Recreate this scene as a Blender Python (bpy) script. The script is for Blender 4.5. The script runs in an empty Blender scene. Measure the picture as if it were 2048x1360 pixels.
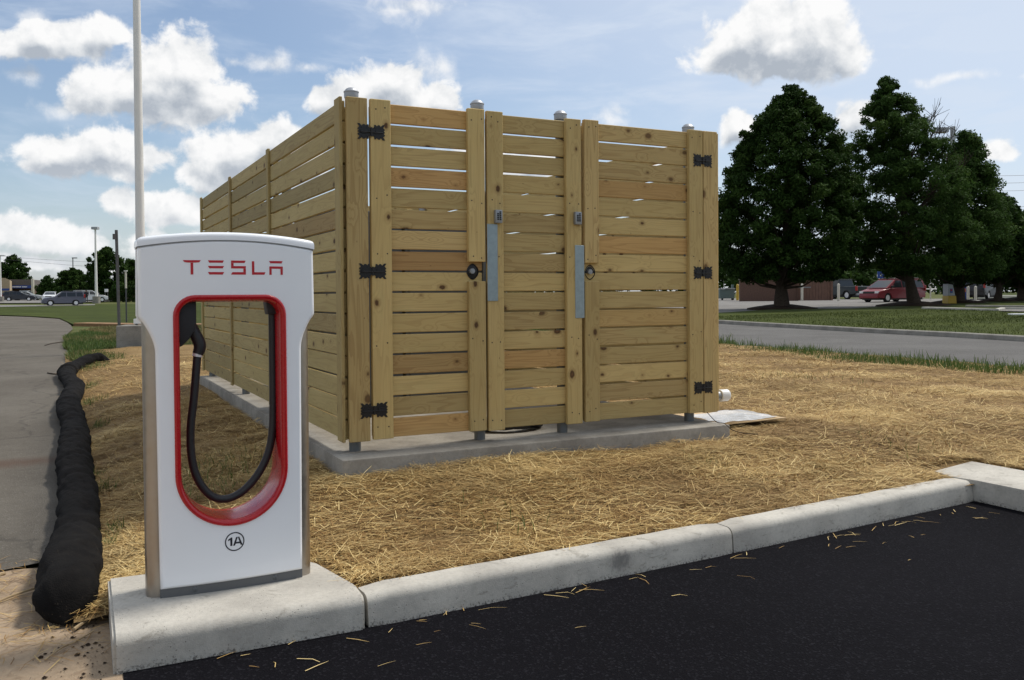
import bpy, bmesh, math, random
import numpy as np
from mathutils import Matrix, Vector, Euler, noise as mnoise

random.seed(7)
RNG = np.random.default_rng(11)
PI = math.pi
SC = bpy.context.scene
COL = SC.collection

# ------------------------------------------------------------------ camera
YAW, PITCH, ROLL = 0.4686, 0.0189, -0.0074
FPX, PPY = 1772.3, 622.9            # focal length and principal row in photo pixels (2048 wide)
CAM = np.array([0.0, 0.0, 1.5])
_f = np.array([math.sin(YAW) * math.cos(PITCH), math.cos(YAW) * math.cos(PITCH), -math.sin(PITCH)])
_r = np.array([math.cos(YAW), -math.sin(YAW), 0.0])
_u = np.cross(_r, _f)
RIGHT = math.cos(ROLL) * _r + math.sin(ROLL) * _u
UP = -math.sin(ROLL) * _r + math.cos(ROLL) * _u
FWD = _f
cam = bpy.data.cameras.new('camera')
cam.sensor_width = 36.0
cam.lens = FPX * 36.0 / 2048
cam.shift_y = (PPY - 680.0) / 2048
cam.clip_start, cam.clip_end = 0.05, 5000
camo = bpy.data.objects.new('camera', cam)
COL.objects.link(camo)
M = Matrix.Identity(4)
for i in range(3):
    M[i][0], M[i][1], M[i][2], M[i][3] = RIGHT[i], UP[i], -FWD[i], CAM[i]
camo.matrix_world = M
SC.camera = camo
SC.view_settings.view_transform = 'Standard'
SC.view_settings.look = 'None'
SC.view_settings.gamma = 1.0
SC.view_settings.use_curve_mapping = False
SC.view_settings.exposure = 0.84
SC.cycles.max_bounces = 6
SC.cycles.transparent_max_bounces = 8
SC.cycles.use_denoising = True


def ray(px, py):
    return RIGHT * (px - 1024) / FPX - UP * (py - PPY) / FPX + FWD


def slope_at(x, y):
    az = np.arctan2(x, np.maximum(y, 1e-6))
    t = np.clip((az - 0.1) / 0.6, 0, 1)
    return 0.006 + 0.0055 * t * t * (3 - 2 * t)


def gz(x, y):
    """Height of the gently rising land around the lot."""
    r = np.hypot(x, y)
    az = np.arctan2(x, np.maximum(y, 1e-6))
    left = np.clip((0.30 - np.abs(az)) / 0.12, 0, 1)
    return slope_at(x, y) * np.maximum(np.minimum(r, 105.0) - 10.0, 0) + 0.012 * left * np.clip(r - 115.0, 0, 120.0)


def at(px, py, dz=0.0):
    """Where the view ray through a photo pixel meets the land."""
    d = ray(px, py)
    lo, hi = 1.0, 400.0
    for _ in range(60):
        m = (lo + hi) / 2
        q = CAM + d * m
        if q[2] > float(gz(q[0], q[1])) + dz:
            lo = m
        else:
            hi = m
    q = CAM + d * lo
    return Vector(q), lo                 # point, depth


# ------------------------------------------------------------------ node helpers
class NT:
    def __init__(self, tree):
        self.t = tree
        self.n = tree.nodes
        self.l = tree.links

    def new(self, typ, ins=None, **kw):
        nd = self.n.new(typ)
        for k, v in kw.items():
            setattr(nd, k, v)
        if ins:
            for k, v in ins.items():
                self.put(nd.inputs[k], v)
        return nd

    def put(self, sock, v):
        if v is None:
            return
        if isinstance(v, bpy.types.NodeSocket):
            self.l.new(v, sock)
        else:
            if isinstance(v, (tuple, list)) and sock.type == 'RGBA' and len(v) == 3:
                v = (*v, 1)
            sock.default_value = v

    def m(self, op, a, b=None, c=None, clamp=False):
        nd = self.n.new('ShaderNodeMath')
        nd.operation = op
        nd.use_clamp = clamp
        self.put(nd.inputs[0], a)
        if b is not None:
            self.put(nd.inputs[1], b)
        if c is not None:
            self.put(nd.inputs[2], c)
        return nd.outputs[0]

    def v(self, op, a, b=None, c=None, out=0):
        nd = self.n.new('ShaderNodeVectorMath')
        nd.operation = op
        self.put(nd.inputs[0], a)
        if b is not None:
            self.put(nd.inputs[1], b)
        if c is not None:
            self.put(nd.inputs[2], c)
        return nd.outputs[out]

    def scale(self, a, f):
        nd = self.n.new('ShaderNodeVectorMath')
        nd.operation = 'SCALE'
        self.put(nd.inputs[0], a)
        self.put(nd.inputs['Scale'], f)
        return nd.outputs[0]

    def mix(self, f, a, b, blend='MIX'):
        nd = self.n.new('ShaderNodeMix')
        nd.data_type = 'RGBA'
        nd.blend_type = blend
        self.put(nd.inputs[0], f)
        self.put(nd.inputs[6], a)
        self.put(nd.inputs[7], b)
        return nd.outputs[2]

    def step(self, v, lo, hi, a=0.0, b=1.0, smooth=True):
        nd = self.n.new('ShaderNodeMapRange')
        nd.interpolation_type = 'SMOOTHSTEP' if smooth else 'LINEAR'
        nd.clamp = True
        self.put(nd.inputs[0], v)
        for i, x in enumerate((lo, hi, a, b)):
            nd.inputs[i + 1].default_value = x
        return nd.outputs[0]

    def noise(self, vec, scale, detail=4, rough=0.55, dist=0.0, out=0, dim='3D'):
        nd = self.n.new('ShaderNodeTexNoise')
        nd.noise_dimensions = dim
        self.put(nd.inputs['Vector'], vec)
        nd.inputs['Scale'].default_value = scale
        nd.inputs['Detail'].default_value = detail
        nd.inputs['Roughness'].default_value = rough
        nd.inputs['Distortion'].default_value = dist
        return nd.outputs[out]

    def ramp(self, f, stops):
        nd = self.n.new('ShaderNodeValToRGB')
        cr = nd.color_ramp
        while len(cr.elements) < len(stops):
            cr.elements.new(0.5)
        for e, (p, c) in zip(cr.elements, stops):
            e.position = p
            e.color = (*c, 1) if len(c) == 3 else c
        self.put(nd.inputs[0], f)
        return nd.outputs[0]


# ------------------------------------------------------------------ world: daylight sky with cumulus
SUN_AZ, SUN_EL = math.radians(80), math.radians(57)
w = bpy.data.worlds.new('World')
SC.world = w
w.use_nodes = True
w.node_tree.nodes.clear()
W = NT(w.node_tree)


def sky_dir(px, py):
    d = ray(px, py)
    d = d / np.linalg.norm(d)
    return math.atan2(d[0], d[1]), math.asin(d[2])


# cumulus heaps seen in the photo: centre and half size in photo pixels
HEAPS = [
    (40, 88, 105, 36), (150, 78, 95, 38), (215, 60, 50, 36), (75, 58, 50, 32),
    (310, 165, 95, 85), (370, 150, 75, 95), (255, 180, 100, 58), (185, 190, 70, 45), (415, 198, 75, 50), (340, 212, 135, 30),
    (130, 312, 95, 42), (215, 298, 75, 45), (270, 318, 85, 38), (90, 325, 50, 28),
    (430, 320, 90, 60), (480, 300, 90, 55), (550, 290, 80, 50), (590, 330, 70, 50), (400, 350, 70, 45),
    (780, 165, 90, 62, 0.12), (850, 140, 70, 48, 0.4), (890, 125, 60, 30, 0.5), (720, 195, 80, 45), (650, 205, 55, 35), (860, 195, 70, 40),
    (830, 12, 95, 36, 0.35), (800, 25, 50, 16, 0.4),
    (535, 128, 75, 26, 0.42), (470, 122, 40, 18, 0.45), (610, 140, 45, 15, 0.5),
    (330, 420, 95, 42, 0.1), (240, 402, 50, 28, 0.2), (60, 468, 105, 38), (150, 482, 90, 36, 0.1), (330, 495, 110, 40, 0.2),
    (60, 525, 110, 22, 0.25), (200, 540, 120, 20, 0.3),
    (1560, 75, 130, 80), (1620, 55, 80, 75), (1480, 90, 85, 62), (1660, 100, 70, 55), (1450, 115, 62, 42), (1560, 125, 140, 36),
    (1220, 232, 42, 36, 0.3), (1240, 215, 30, 25, 0.3), (1705, 245, 48, 48), (1475, 255, 40, 42),
    (1998, 298, 42, 26, 0.25), (125, 222, 58, 24, 0.42), (62, 160, 46, 28, 0.45), (60, 25, 40, 20, 0.3),
    (1900, 160, 80, 14, 0.6), (2040, 155, 14, 10, 0.3), (1060, 330, 120, 40), (950, 300, 80, 40), (1330, 330, 90, 36),
]


def cloud_group():
    g = bpy.data.node_groups.new('cloud_field', 'ShaderNodeTree')
    g.interface.new_socket('uv', in_out='INPUT', socket_type='NodeSocketVector')
    g.interface.new_socket('dir', in_out='INPUT', socket_type='NodeSocketVector')
    g.interface.new_socket('field', in_out='OUTPUT', socket_type='NodeSocketFloat')
    g.interface.new_socket('bulk', in_out='OUTPUT', socket_type='NodeSocketFloat')
    g.interface.new_socket('billow', in_out='OUTPUT', socket_type='NodeSocketFloat')
    g.interface.new_socket('wisp', in_out='OUTPUT', socket_type='NodeSocketFloat')
    G = NT(g)
    gi = g.nodes.new('NodeGroupInput')
    go = g.nodes.new('NodeGroupOutput')
    uv, dr = gi.outputs[0], gi.outputs[1]
    wob = G.v('SUBTRACT', G.noise(uv, 11, 3, 0.55, out=1), (0.5, 0.5, 0.5))
    uw = G.v('MULTIPLY_ADD', wob, (0.05, 0.03, 0.0), uv)
    acc = thin = None
    for (px, py, a, b, *weak) in HEAPS:
        az, el = sky_dir(px, py)
        sx, sy = FPX / a * math.cos(el), FPX / b
        q = G.v('MULTIPLY_ADD', uw, (sx, sy, 0), (-az * sx, -el * sy, 0))
        ln = G.v('LENGTH', q, out=1)
        if weak and weak[0] >= 0.3:         # thin torn wisps are kept apart from the solid heaps
            thin = ln if thin is None else G.m('SMOOTH_MIN', thin, ln, 0.25)
            continue
        if weak:
            ln = G.m('ADD', ln, weak[0])
        acc = ln if acc is None else G.m('SMOOTH_MIN', acc, ln, 0.25)
    blob = G.m('SUBTRACT', 1.0, acc)
    wisp = G.m('SUBTRACT', 1.0, thin)
    # the rest of the sky carries heaps of the same sort
    far = G.noise(dr, 5.0, 2, 0.5)
    gen = G.step(far, 0.40, 0.64, -0.9, 0.9, smooth=False)
    sp = G.new('ShaderNodeSeparateXYZ', {0: uv})
    off = G.m('ABSOLUTE', G.m('SUBTRACT', sp.outputs[0], YAW))
    outside = G.m('MAXIMUM', G.step(off, 0.56, 0.72), G.step(sp.outputs[1], 0.36, 0.46))
    gen = G.m('ADD', gen, G.step(outside, 0, 1, -3.0, 0.0, smooth=False))
    blob = G.m('MAXIMUM', G.m('MAXIMUM', blob, gen), -1.2)
    n1 = G.noise(uv, 26, 8, 0.60, 0.2)
    n2 = G.noise(uv, 9, 3, 0.5)
    n = G.m('ADD', G.m('MULTIPLY', G.m('SUBTRACT', n1, 0.5), 1.7), G.m('MULTIPLY', G.m('SUBTRACT', n2, 0.5), 0.5))
    G.put(go.inputs[0], G.m('ADD', blob, n))
    G.put(go.inputs[1], G.m('ADD', blob, G.m('MULTIPLY', G.m('SUBTRACT', n2, 0.5), 1.1)))
    G.put(go.inputs[2], n1)
    G.put(go.inputs[3], G.m('ADD', wisp, G.m('MULTIPLY', G.m('SUBTRACT', n1, 0.5), 2.6)))
    return g


CG = cloud_group()
tc = W.new('ShaderNodeTexCoord')
dr = tc.outputs['Generated']
sp = W.new('ShaderNodeSeparateXYZ', {0: dr})
az = W.m('ARCTAN2', sp.outputs[0], sp.outputs[1])
el = W.m('ARCSINE', W.m('MINIMUM', W.m('MAXIMUM', sp.outputs[2], -1.0), 1.0))
uv = W.new('ShaderNodeCombineXYZ', {0: az, 1: el, 2: 0.0}).outputs[0]


def field(vec):
    nd = w.node_tree.nodes.new('ShaderNodeGroup')
    nd.node_tree = CG
    W.put(nd.inputs[0], vec)
    W.put(nd.inputs[1], dr)
    return nd.outputs


O0 = field(uv)
O1 = field(W.v('ADD', uv, (0.004, 0.020, 0.0)))      # one step towards the light
O2 = field(W.v('ADD', uv, (-0.003, -0.018, 0.0)))
F0 = O0[0]
alpha = W.m('MAXIMUM', W.step(F0, -0.04, 0.32), W.step(O0[3], 0.05, 1.25, 0.0, 0.82))
base_ = W.step(W.m('SUBTRACT', O1[1], O2[1]), -0.5, 0.95)      # more cloud above than below: the flat underside
thick = W.m('MULTIPLY', base_, W.step(O1[1], 0.0, 0.75))
relief = W.m('MULTIPLY', W.m('SUBTRACT', O1[2], O0[2]), 1.6)
thick = W.m('ADD', W.m('MULTIPLY', thick, 0.92), W.m('ADD', relief, 0.09), clamp=True)
sky = W.new('ShaderNodeTexSky', sky_type='NISHITA', sun_disc=False, sun_elevation=SUN_EL, sun_rotation=SUN_AZ,
            air_density=1.0, dust_density=1.2, ozone_density=2.0)
CW = 7.1
thick = W.m('MULTIPLY', thick, W.step(el, 0.0, 0.16, 0.5, 1.0))
cloud = W.ramp(thick, [(0.0, (0.96, 0.96, 0.96)), (0.3, (0.82, 0.835, 0.85)), (0.65, (0.61, 0.645, 0.69)), (1.0, (0.43, 0.475, 0.54))])
cloud = W.scale(cloud, CW)
sdir = (math.sin(SUN_AZ) * math.cos(SUN_EL), math.cos(SUN_AZ) * math.cos(SUN_EL), math.sin(SUN_EL))
toward = W.v('DOT_PRODUCT', dr, sdir, out=1)
st = W.v('MULTIPLY', uv, (3.0, 11.0, 1.0))
streak = W.noise(st, 2.4, 5, 0.6, 0.4)
veil = W.m('ADD', W.m('MULTIPLY', W.step(streak, 0.40, 0.75), 0.36), 0.08)
veil = W.m('ADD', veil, W.step(toward, 0.40, 0.74, 0.0, 0.72))
veil = W.m('ADD', veil, W.step(el, 0.0, 0.16, 0.3, 0.0))
veil = W.m('MINIMUM', veil, 0.8)
clear = W.mix(veil, W.scale(sky.outputs[0], 0.85), (0.68 * CW, 0.76 * CW, 0.88 * CW, 1))
colr = W.mix(alpha, clear, cloud)
bg = W.new('ShaderNodeBackground', {'Color': colr, 'Strength': 0.08})
wo = W.new('ShaderNodeOutputWorld', {'Surface': bg.outputs[0]})
w.cycles.sampling_method = 'MANUAL'
w.cycles.sample_map_resolution = 512

# sun behind a cloud: soft and weak
sun = bpy.data.lights.new('sun', 'SUN')
sun.energy = 1.8
sun.angle = math.radians(11)
sun.color = (1.0, 0.95, 0.87)
suno = bpy.data.objects.new('sun', sun)
COL.objects.link(suno)
suno.rotation_euler = Vector(sdir).to_track_quat('Z', 'Y').to_euler()

# ------------------------------------------------------------------ object helpers


def link(o, parent=None):
    COL.objects.link(o)
    if parent is not None:
        o.parent = parent
    return o


def tag(o, label=None, cat=None, group=None, kind=None):
    if label:
        o['label'] = label
    if cat:
        o['category'] = cat
    if group:
        o['group'] = group
    if kind:
        o['kind'] = kind
    return o


def empty(name, loc=(0, 0, 0), rz=0.0, parent=None):
    o = bpy.data.objects.new(name, None)
    o.location = loc
    o.rotation_euler = (0, 0, rz)
    o.empty_display_size = 0.1
    return link(o, parent)


def me_obj(name, me, mat=None, parent=None, loc=(0, 0, 0), rot=(0, 0, 0)):
    o = bpy.data.objects.new(name, me)
    if mat is not None and len(me.materials) == 0:
        me.materials.append(mat)
    o.location = loc
    o.rotation_euler = rot
    return link(o, parent)


def smooth(me, angle=None):
    me.shade_smooth()
    if angle is not None:
        try:
            me.set_sharp_from_angle(angle=angle)
        except Exception:
            pass


class MB:
    """Collects simple solids; build() links them as one mesh object."""

    def __init__(self):
        self.v, self.f = [], []

    def add(self, vs, fs):
        k = len(self.v)
        self.v += [tuple(p) for p in vs]
        self.f += [tuple(i + k for i in q) for q in fs]
        return self

    def box(self, x0, x1, y0, y1, z0, z1):
        return self.add([(x0, y0, z0), (x1, y0, z0), (x1, y1, z0), (x0, y1, z0), (x0, y0, z1), (x1, y0, z1), (x1, y1, z1), (x0, y1, z1)],
                        [(3, 2, 1, 0), (4, 5, 6, 7), (0, 1, 5, 4), (1, 2, 6, 5), (2, 3, 7, 6), (3, 0, 4, 7)])

    def cyl(self, c, r, h, axis='z', n=16, r2=None):
        r2 = r if r2 is None else r2
        vs = []
        for k, rr in ((0, r), (1, r2)):
            for i in range(n):
                a = 2 * PI * i / n
                p = (rr * math.cos(a), rr * math.sin(a), k * h)
                if axis == 'x':
                    p = (p[2], p[0], p[1])
                elif axis == 'y':
                    p = (p[1], p[2], p[0])
                vs.append((c[0] + p[0], c[1] + p[1], c[2] + p[2]))
        fs = [(i, (i + 1) % n, n + (i + 1) % n, n + i) for i in range(n)] + [tuple(range(n - 1, -1, -1)), tuple(range(n, 2 * n))]
        return self.add(vs, fs)

    def lathe(self, c, prof, n=20, cap=True):
        vs, fs = [], []
        for (r, z) in prof:
            for i in range(n):
                a = 2 * PI * i / n
                vs.append((c[0] + r * math.cos(a), c[1] + r * math.sin(a), c[2] + z))
        for k in range(len(prof) - 1):
            for i in range(n):
                j = (i + 1) % n
                fs.append((k * n + i, k * n + j, (k + 1) * n + j, (k + 1) * n + i))
        if cap:
            fs.append(tuple(range(n - 1, -1, -1)))
            fs.append(tuple((len(prof) - 1) * n + i for i in range(n)))
        return self.add(vs, fs)

    def prism(self, poly, y0, y1, plane='xz'):
        """Extruded polygon: poly in (x,z) along y, or (x,y) along z."""
        n = len(poly)
        if plane == 'xz':
            vs = [(a, y0, b) for a, b in poly] + [(a, y1, b) for a, b in poly]
        elif plane == 'yz':
            vs = [(y0, a, b) for a, b in poly] + [(y1, a, b) for a, b in poly]
        else:
            vs = [(a, b, y0) for a, b in poly] + [(a, b, y1) for a, b in poly]
        fs = [tuple(range(n)), tuple(range(2 * n - 1, n - 1, -1))] + [(i, n + i, n + (i + 1) % n, (i + 1) % n) for i in range(n)]
        return self.add(vs, fs)

    def tube(self, pts, rad, n=10, cap=True):
        pts = [Vector(p) for p in pts]
        k0 = len(pts)
        rad = [rad] * k0 if not hasattr(rad, '__len__') else rad
        vs, fs = [], []
        up = Vector((0, 0, 1))
        pn = None
        for i, p in enumerate(pts):
            t = (pts[min(i + 1, k0 - 1)] - pts[max(i - 1, 0)]).normalized()
            if pn is None:
                a = up if abs(t.dot(up)) < 0.9 else Vector((1, 0, 0))
                pn = (a - t * a.dot(t)).normalized()
            else:
                pn = (pn - t * pn.dot(t)).normalized()
            b = t.cross(pn)
            for j in range(n):
                a = 2 * PI * j / n
                vs.append(p + (pn * math.cos(a) + b * math.sin(a)) * rad[i])
        for i in range(k0 - 1):
            for j in range(n):
                q = (j + 1) % n
                fs.append((i * n + j, i * n + q, (i + 1) * n + q, (i + 1) * n + j))
        if cap:
            fs.append(tuple(range(n - 1, -1, -1)))
            fs.append(tuple((k0 - 1) * n + j for j in range(n)))
        return self.add(vs, fs)

    def mesh(self, name, bevel=0.0, seg=2, sm=None):
        me = bpy.data.meshes.new(name)
        me.from_pydata(self.v, [], self.f)
        bm = bmesh.new()
        bm.from_mesh(me)
        bmesh.ops.recalc_face_normals(bm, faces=bm.faces)
        if bevel > 0:
            es = [e for e in bm.edges if len(e.link_faces) == 2 and e.calc_face_angle(0) > 0.5]
            bmesh.ops.bevel(bm, geom=es, offset=bevel, segments=seg, affect='EDGES', profile=0.6)
        bm.to_mesh(me)
        bm.free()
        if sm is not None:
            smooth(me, sm)
        return me

    def build(self, name, mat, parent=None, loc=(0, 0, 0), rot=(0, 0, 0), bevel=0.0, seg=2, sm=None):
        return me_obj(name, self.mesh(name, bevel, seg, sm), mat, parent, loc, rot)


def np_mesh(name, verts, faces, attr=None, sm=False):
    """verts (N,3); faces list of (M,k) arrays; attr dict of per-vertex floats."""
    me = bpy.data.meshes.new(name)
    verts = np.ascontiguousarray(verts, dtype=np.float32)
    me.vertices.add(len(verts))
    me.vertices.foreach_set('co', verts.ravel())
    tot = np.concatenate([f.ravel() for f in faces]).astype(np.int32)
    cnt = np.concatenate([np.full(len(f), f.shape[1], dtype=np.int32) for f in faces])
    me.loops.add(len(tot))
    me.loops.foreach_set('vertex_index', tot)
    me.polygons.add(len(cnt))
    st = np.zeros(len(cnt), dtype=np.int32)
    st[1:] = np.cumsum(cnt)[:-1]
    me.polygons.foreach_set('loop_start', st)
    if attr:
        for k, a in attr.items():
            at_ = me.attributes.new(k, 'FLOAT', 'POINT')
            at_.data.foreach_set('value', np.ascontiguousarray(a, dtype=np.float32))
    me.update(calc_edges=True)
    if sm:
        me.shade_smooth()
    return me


def grid_mesh(name, xs, ys, hfun, sm=True, keep=None):
    X, Y = np.meshgrid(xs, ys)
    Z = hfun(X, Y)
    V = np.stack([X, Y, Z], -1).reshape(-1, 3)
    nx, ny = len(xs), len(ys)
    i = np.arange(ny - 1)[:, None] * nx + np.arange(nx - 1)[None]
    F = np.stack([i, i + 1, i + nx + 1, i + nx], -1).reshape(-1, 4)
    if keep is not None:
        c = V[F].mean(1)
        F = F[keep(c[:, 0], c[:, 1])]
    return np_mesh(name, V, [F], sm=sm)


def poly_sheet(name, poly, dz, mat, step=2.0, parent=None):
    """A flat-lying sheet over the land, cut from a polygon and split finely enough to follow it."""
    bm = bmesh.new()
    f = bm.faces.new([bm.verts.new((p[0], p[1], 0)) for p in poly])
    xs = [p[0] for p in poly]
    ys = [p[1] for p in poly]

    def cuts(a, b):
        n = max(1, int((b - a) / step))
        return [a + (b - a) * i / n for i in range(1, n)]
    for x in cuts(min(xs), max(xs)):
        bmesh.ops.bisect_plane(bm, geom=bm.verts[:] + bm.edges[:] + bm.faces[:], plane_co=(x, 0, 0), plane_no=(1, 0, 0))
    for y in cuts(min(ys), max(ys)):
        bmesh.ops.bisect_plane(bm, geom=bm.verts[:] + bm.edges[:] + bm.faces[:], plane_co=(0, y, 0), plane_no=(0, 1, 0))
    for v in bm.verts:
        v.co.z = float(gz(v.co.x, v.co.y)) + dz
    bmesh.ops.recalc_face_normals(bm, faces=bm.faces)
    if bm.faces[:][0].normal.z < 0:
        bmesh.ops.reverse_faces(bm, faces=bm.faces)
    me = bpy.data.meshes.new(name)
    bm.to_mesh(me)
    bm.free()
    return me_obj(name, me, mat, parent)


# ------------------------------------------------------------------ materials
def mat(name):
    m = bpy.data.materials.new(name)
    m.use_nodes = True
    m.node_tree.nodes.clear()
    T = NT(m.node_tree)
    b = T.new('ShaderNodeBsdfPrincipled')
    T.new('ShaderNodeOutputMaterial', {'Surface': b.outputs[0]})
    return m, T, b


def plain(name, col, rough=0.5, metal=0.0, var=0.12, scale=14.0, bump=0.0, spec=0.5, coat=0.0, trans=0.0, alpha=1.0):
    m, T, b = mat(name)
    co = T.new('ShaderNodeTexCoord').outputs['Object']
    n = T.noise(co, scale, 5, 0.6)
    f = T.step(n, 0.25, 0.75, 1 - var, 1 + var, smooth=False)
    T.put(b.inputs['Base Color'], T.scale(col, f))
    T.put(b.inputs['Roughness'], T.step(n, 0.2, 0.8, max(rough - 0.08, 0), min(rough + 0.08, 1), smooth=False))
    b.inputs['Metallic'].default_value = metal
    b.inputs['Specular IOR Level'].default_value = spec
    b.inputs['Coat Weight'].default_value = coat
    b.inputs['Coat Roughness'].default_value = 0.08
    b.inputs['Transmission Weight'].default_value = trans
    b.inputs['Alpha'].default_value = alpha
    if bump:
        bn = T.new('ShaderNodeBump', {'Height': T.noise(co, scale * 6, 4, 0.6), 'Strength': bump, 'Distance': 0.01})
        T.put(b.inputs['Normal'], bn.outputs[0])
    return m


def wood_mat():
    """Pressure treated pine: long grain, knots, per-board tint from the object colour."""
    m, T, b = mat('treated_pine')
    oi = T.new('ShaderNodeObjectInfo')
    co = T.new('ShaderNodeTexCoord').outputs['Object']
    rnd = oi.outputs['Random']
    offs = T.new('ShaderNodeCombineXYZ', {0: T.m('MULTIPLY', rnd, 97.0), 1: T.m('MULTIPLY', rnd, 31.0), 2: T.m('MULTIPLY', rnd, 53.0)}).outputs[0]
    p = T.v('ADD', co, offs)
    sx = T.new('ShaderNodeSeparateXYZ', {0: p})
    flat = T.new('ShaderNodeCombineXYZ', {0: T.m('MULTIPLY', sx.outputs[0], 3.1), 1: T.m('MULTIPLY', sx.outputs[2], 4.6), 2: 0.0}).outputs[0]
    vor = T.new('ShaderNodeTexVoronoi', {'Vector': flat, 'Scale': 1.0, 'Randomness': 1.0}, voronoi_dimensions='2D')
    vd = T.m('ADD', vor.outputs['Distance'], T.m('MULTIPLY', T.m('SUBTRACT', T.noise(p, 60, 2), 0.5), 0.05))
    swell = T.step(vd, 0.0, 0.32, 1.0, 0.0)
    # growth rings: stretched noise bent round the knots
    st = T.v('MULTIPLY', p, (0.55, 9.0, 9.0))
    warp = T.noise(st, 1.0, 2, 0.5)
    ring = T.m('ADD', T.m('MULTIPLY', warp, 11.0), T.m('MULTIPLY', swell, 1.7))
    ring = T.m('FRACT', ring)
    ring = T.step(ring, 0.55, 0.97)
    ring = T.m('MULTIPLY', ring, T.step(ring, 0.0, 1.0, 1.0, 0.6))
    fib = T.noise(T.v('MULTIPLY', p, (3.0, 160.0, 160.0)), 1.0, 3, 0.6)
    big = T.noise(T.v('MULTIPLY', p, (1.2, 4.0, 4.0)), 1.0, 4, 0.6)
    base = T.mix(big, (0.440, 0.316, 0.118, 1), (0.605, 0.458, 0.205, 1))
    hue = T.m('FRACT', T.m('MULTIPLY', rnd, 13.7))
    base = T.mix(T.step(hue, 0.55, 1.0, 0.0, 0.5), base, (0.50, 0.35, 0.155, 1))
    green = T.noise(T.v('MULTIPLY', p, (1.7, 6.0, 6.0)), 0.8, 3, 0.6)
    base = T.mix(T.step(green, 0.55, 0.75, 0.0, 0.28), base, (0.42, 0.37, 0.16, 1))
    base = T.mix(T.m('MULTIPLY', ring, T.step(hue, 0.0, 1.0, 0.3, 0.6)), base, (0.25, 0.135, 0.042, 1))
    base = T.mix(T.step(fib, 0.35, 0.8, 0.0, 0.22), base, (0.26, 0.165, 0.065, 1))
    kr = T.new('ShaderNodeSeparateColor', {0: vor.outputs['Color']}).outputs[0]
    vd = T.m('ADD', vd, T.step(kr, 0.1, 1.0, -0.035, 0.085, smooth=False))
    kg = T.new('ShaderNodeSeparateColor', {0: vor.outputs['Color']}).outputs[1]
    vd = T.m('ADD', vd, T.step(kg, 0.42, 0.44, 1.0, 0.0))
    core = T.step(vd, 0.035, 0.085, 1.0, 0.0)
    halo = T.step(vd, 0.04, 0.17, 0.55, 0.0)
    base = T.mix(halo, base, (0.22, 0.12, 0.04, 1))
    base = T.mix(T.m('MULTIPLY', core, T.step(hue, 0.2, 0.9, 0.95, 0.7)), base, (0.075, 0.035, 0.014, 1))
    eye = T.step(vd, -0.02, 0.02, 0.6, 0.0)
    base = T.mix(eye, base, (0.19, 0.095, 0.035, 1))
    pit = T.new('ShaderNodeTexVoronoi', {'Vector': T.v('MULTIPLY', p, (7.0, 7.0, 19.0)), 'Scale': 1.0})
    base = T.mix(T.m('MULTIPLY', T.step(pit.outputs['Distance'], 0.03, 0.07, 1.0, 0.0), T.step(T.noise(p, 2.2, 1), 0.5, 0.56, 0.0, 0.8)), base, (0.10, 0.05, 0.02, 1))
    val = T.step(rnd, 0.0, 1.0, 0.78, 1.15, smooth=False)
    base = T.scale(base, val)
    base = T.mix(1.0, base, oi.outputs['Color'], 'MULTIPLY')
    T.put(b.inputs['Base Color'], base)
    b.inputs['Roughness'].default_value = 0.72
    b.inputs['Specular IOR Level'].default_value = 0.3
    h = T.m('ADD', T.m('MULTIPLY', fib, 0.6), T.m('MULTIPLY', ring, 0.5))
    bn = T.new('ShaderNodeBump', {'Height': h, 'Strength': 0.35, 'Distance': 0.002})
    T.put(b.inputs['Normal'], bn.outputs[0])
    return m


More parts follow.
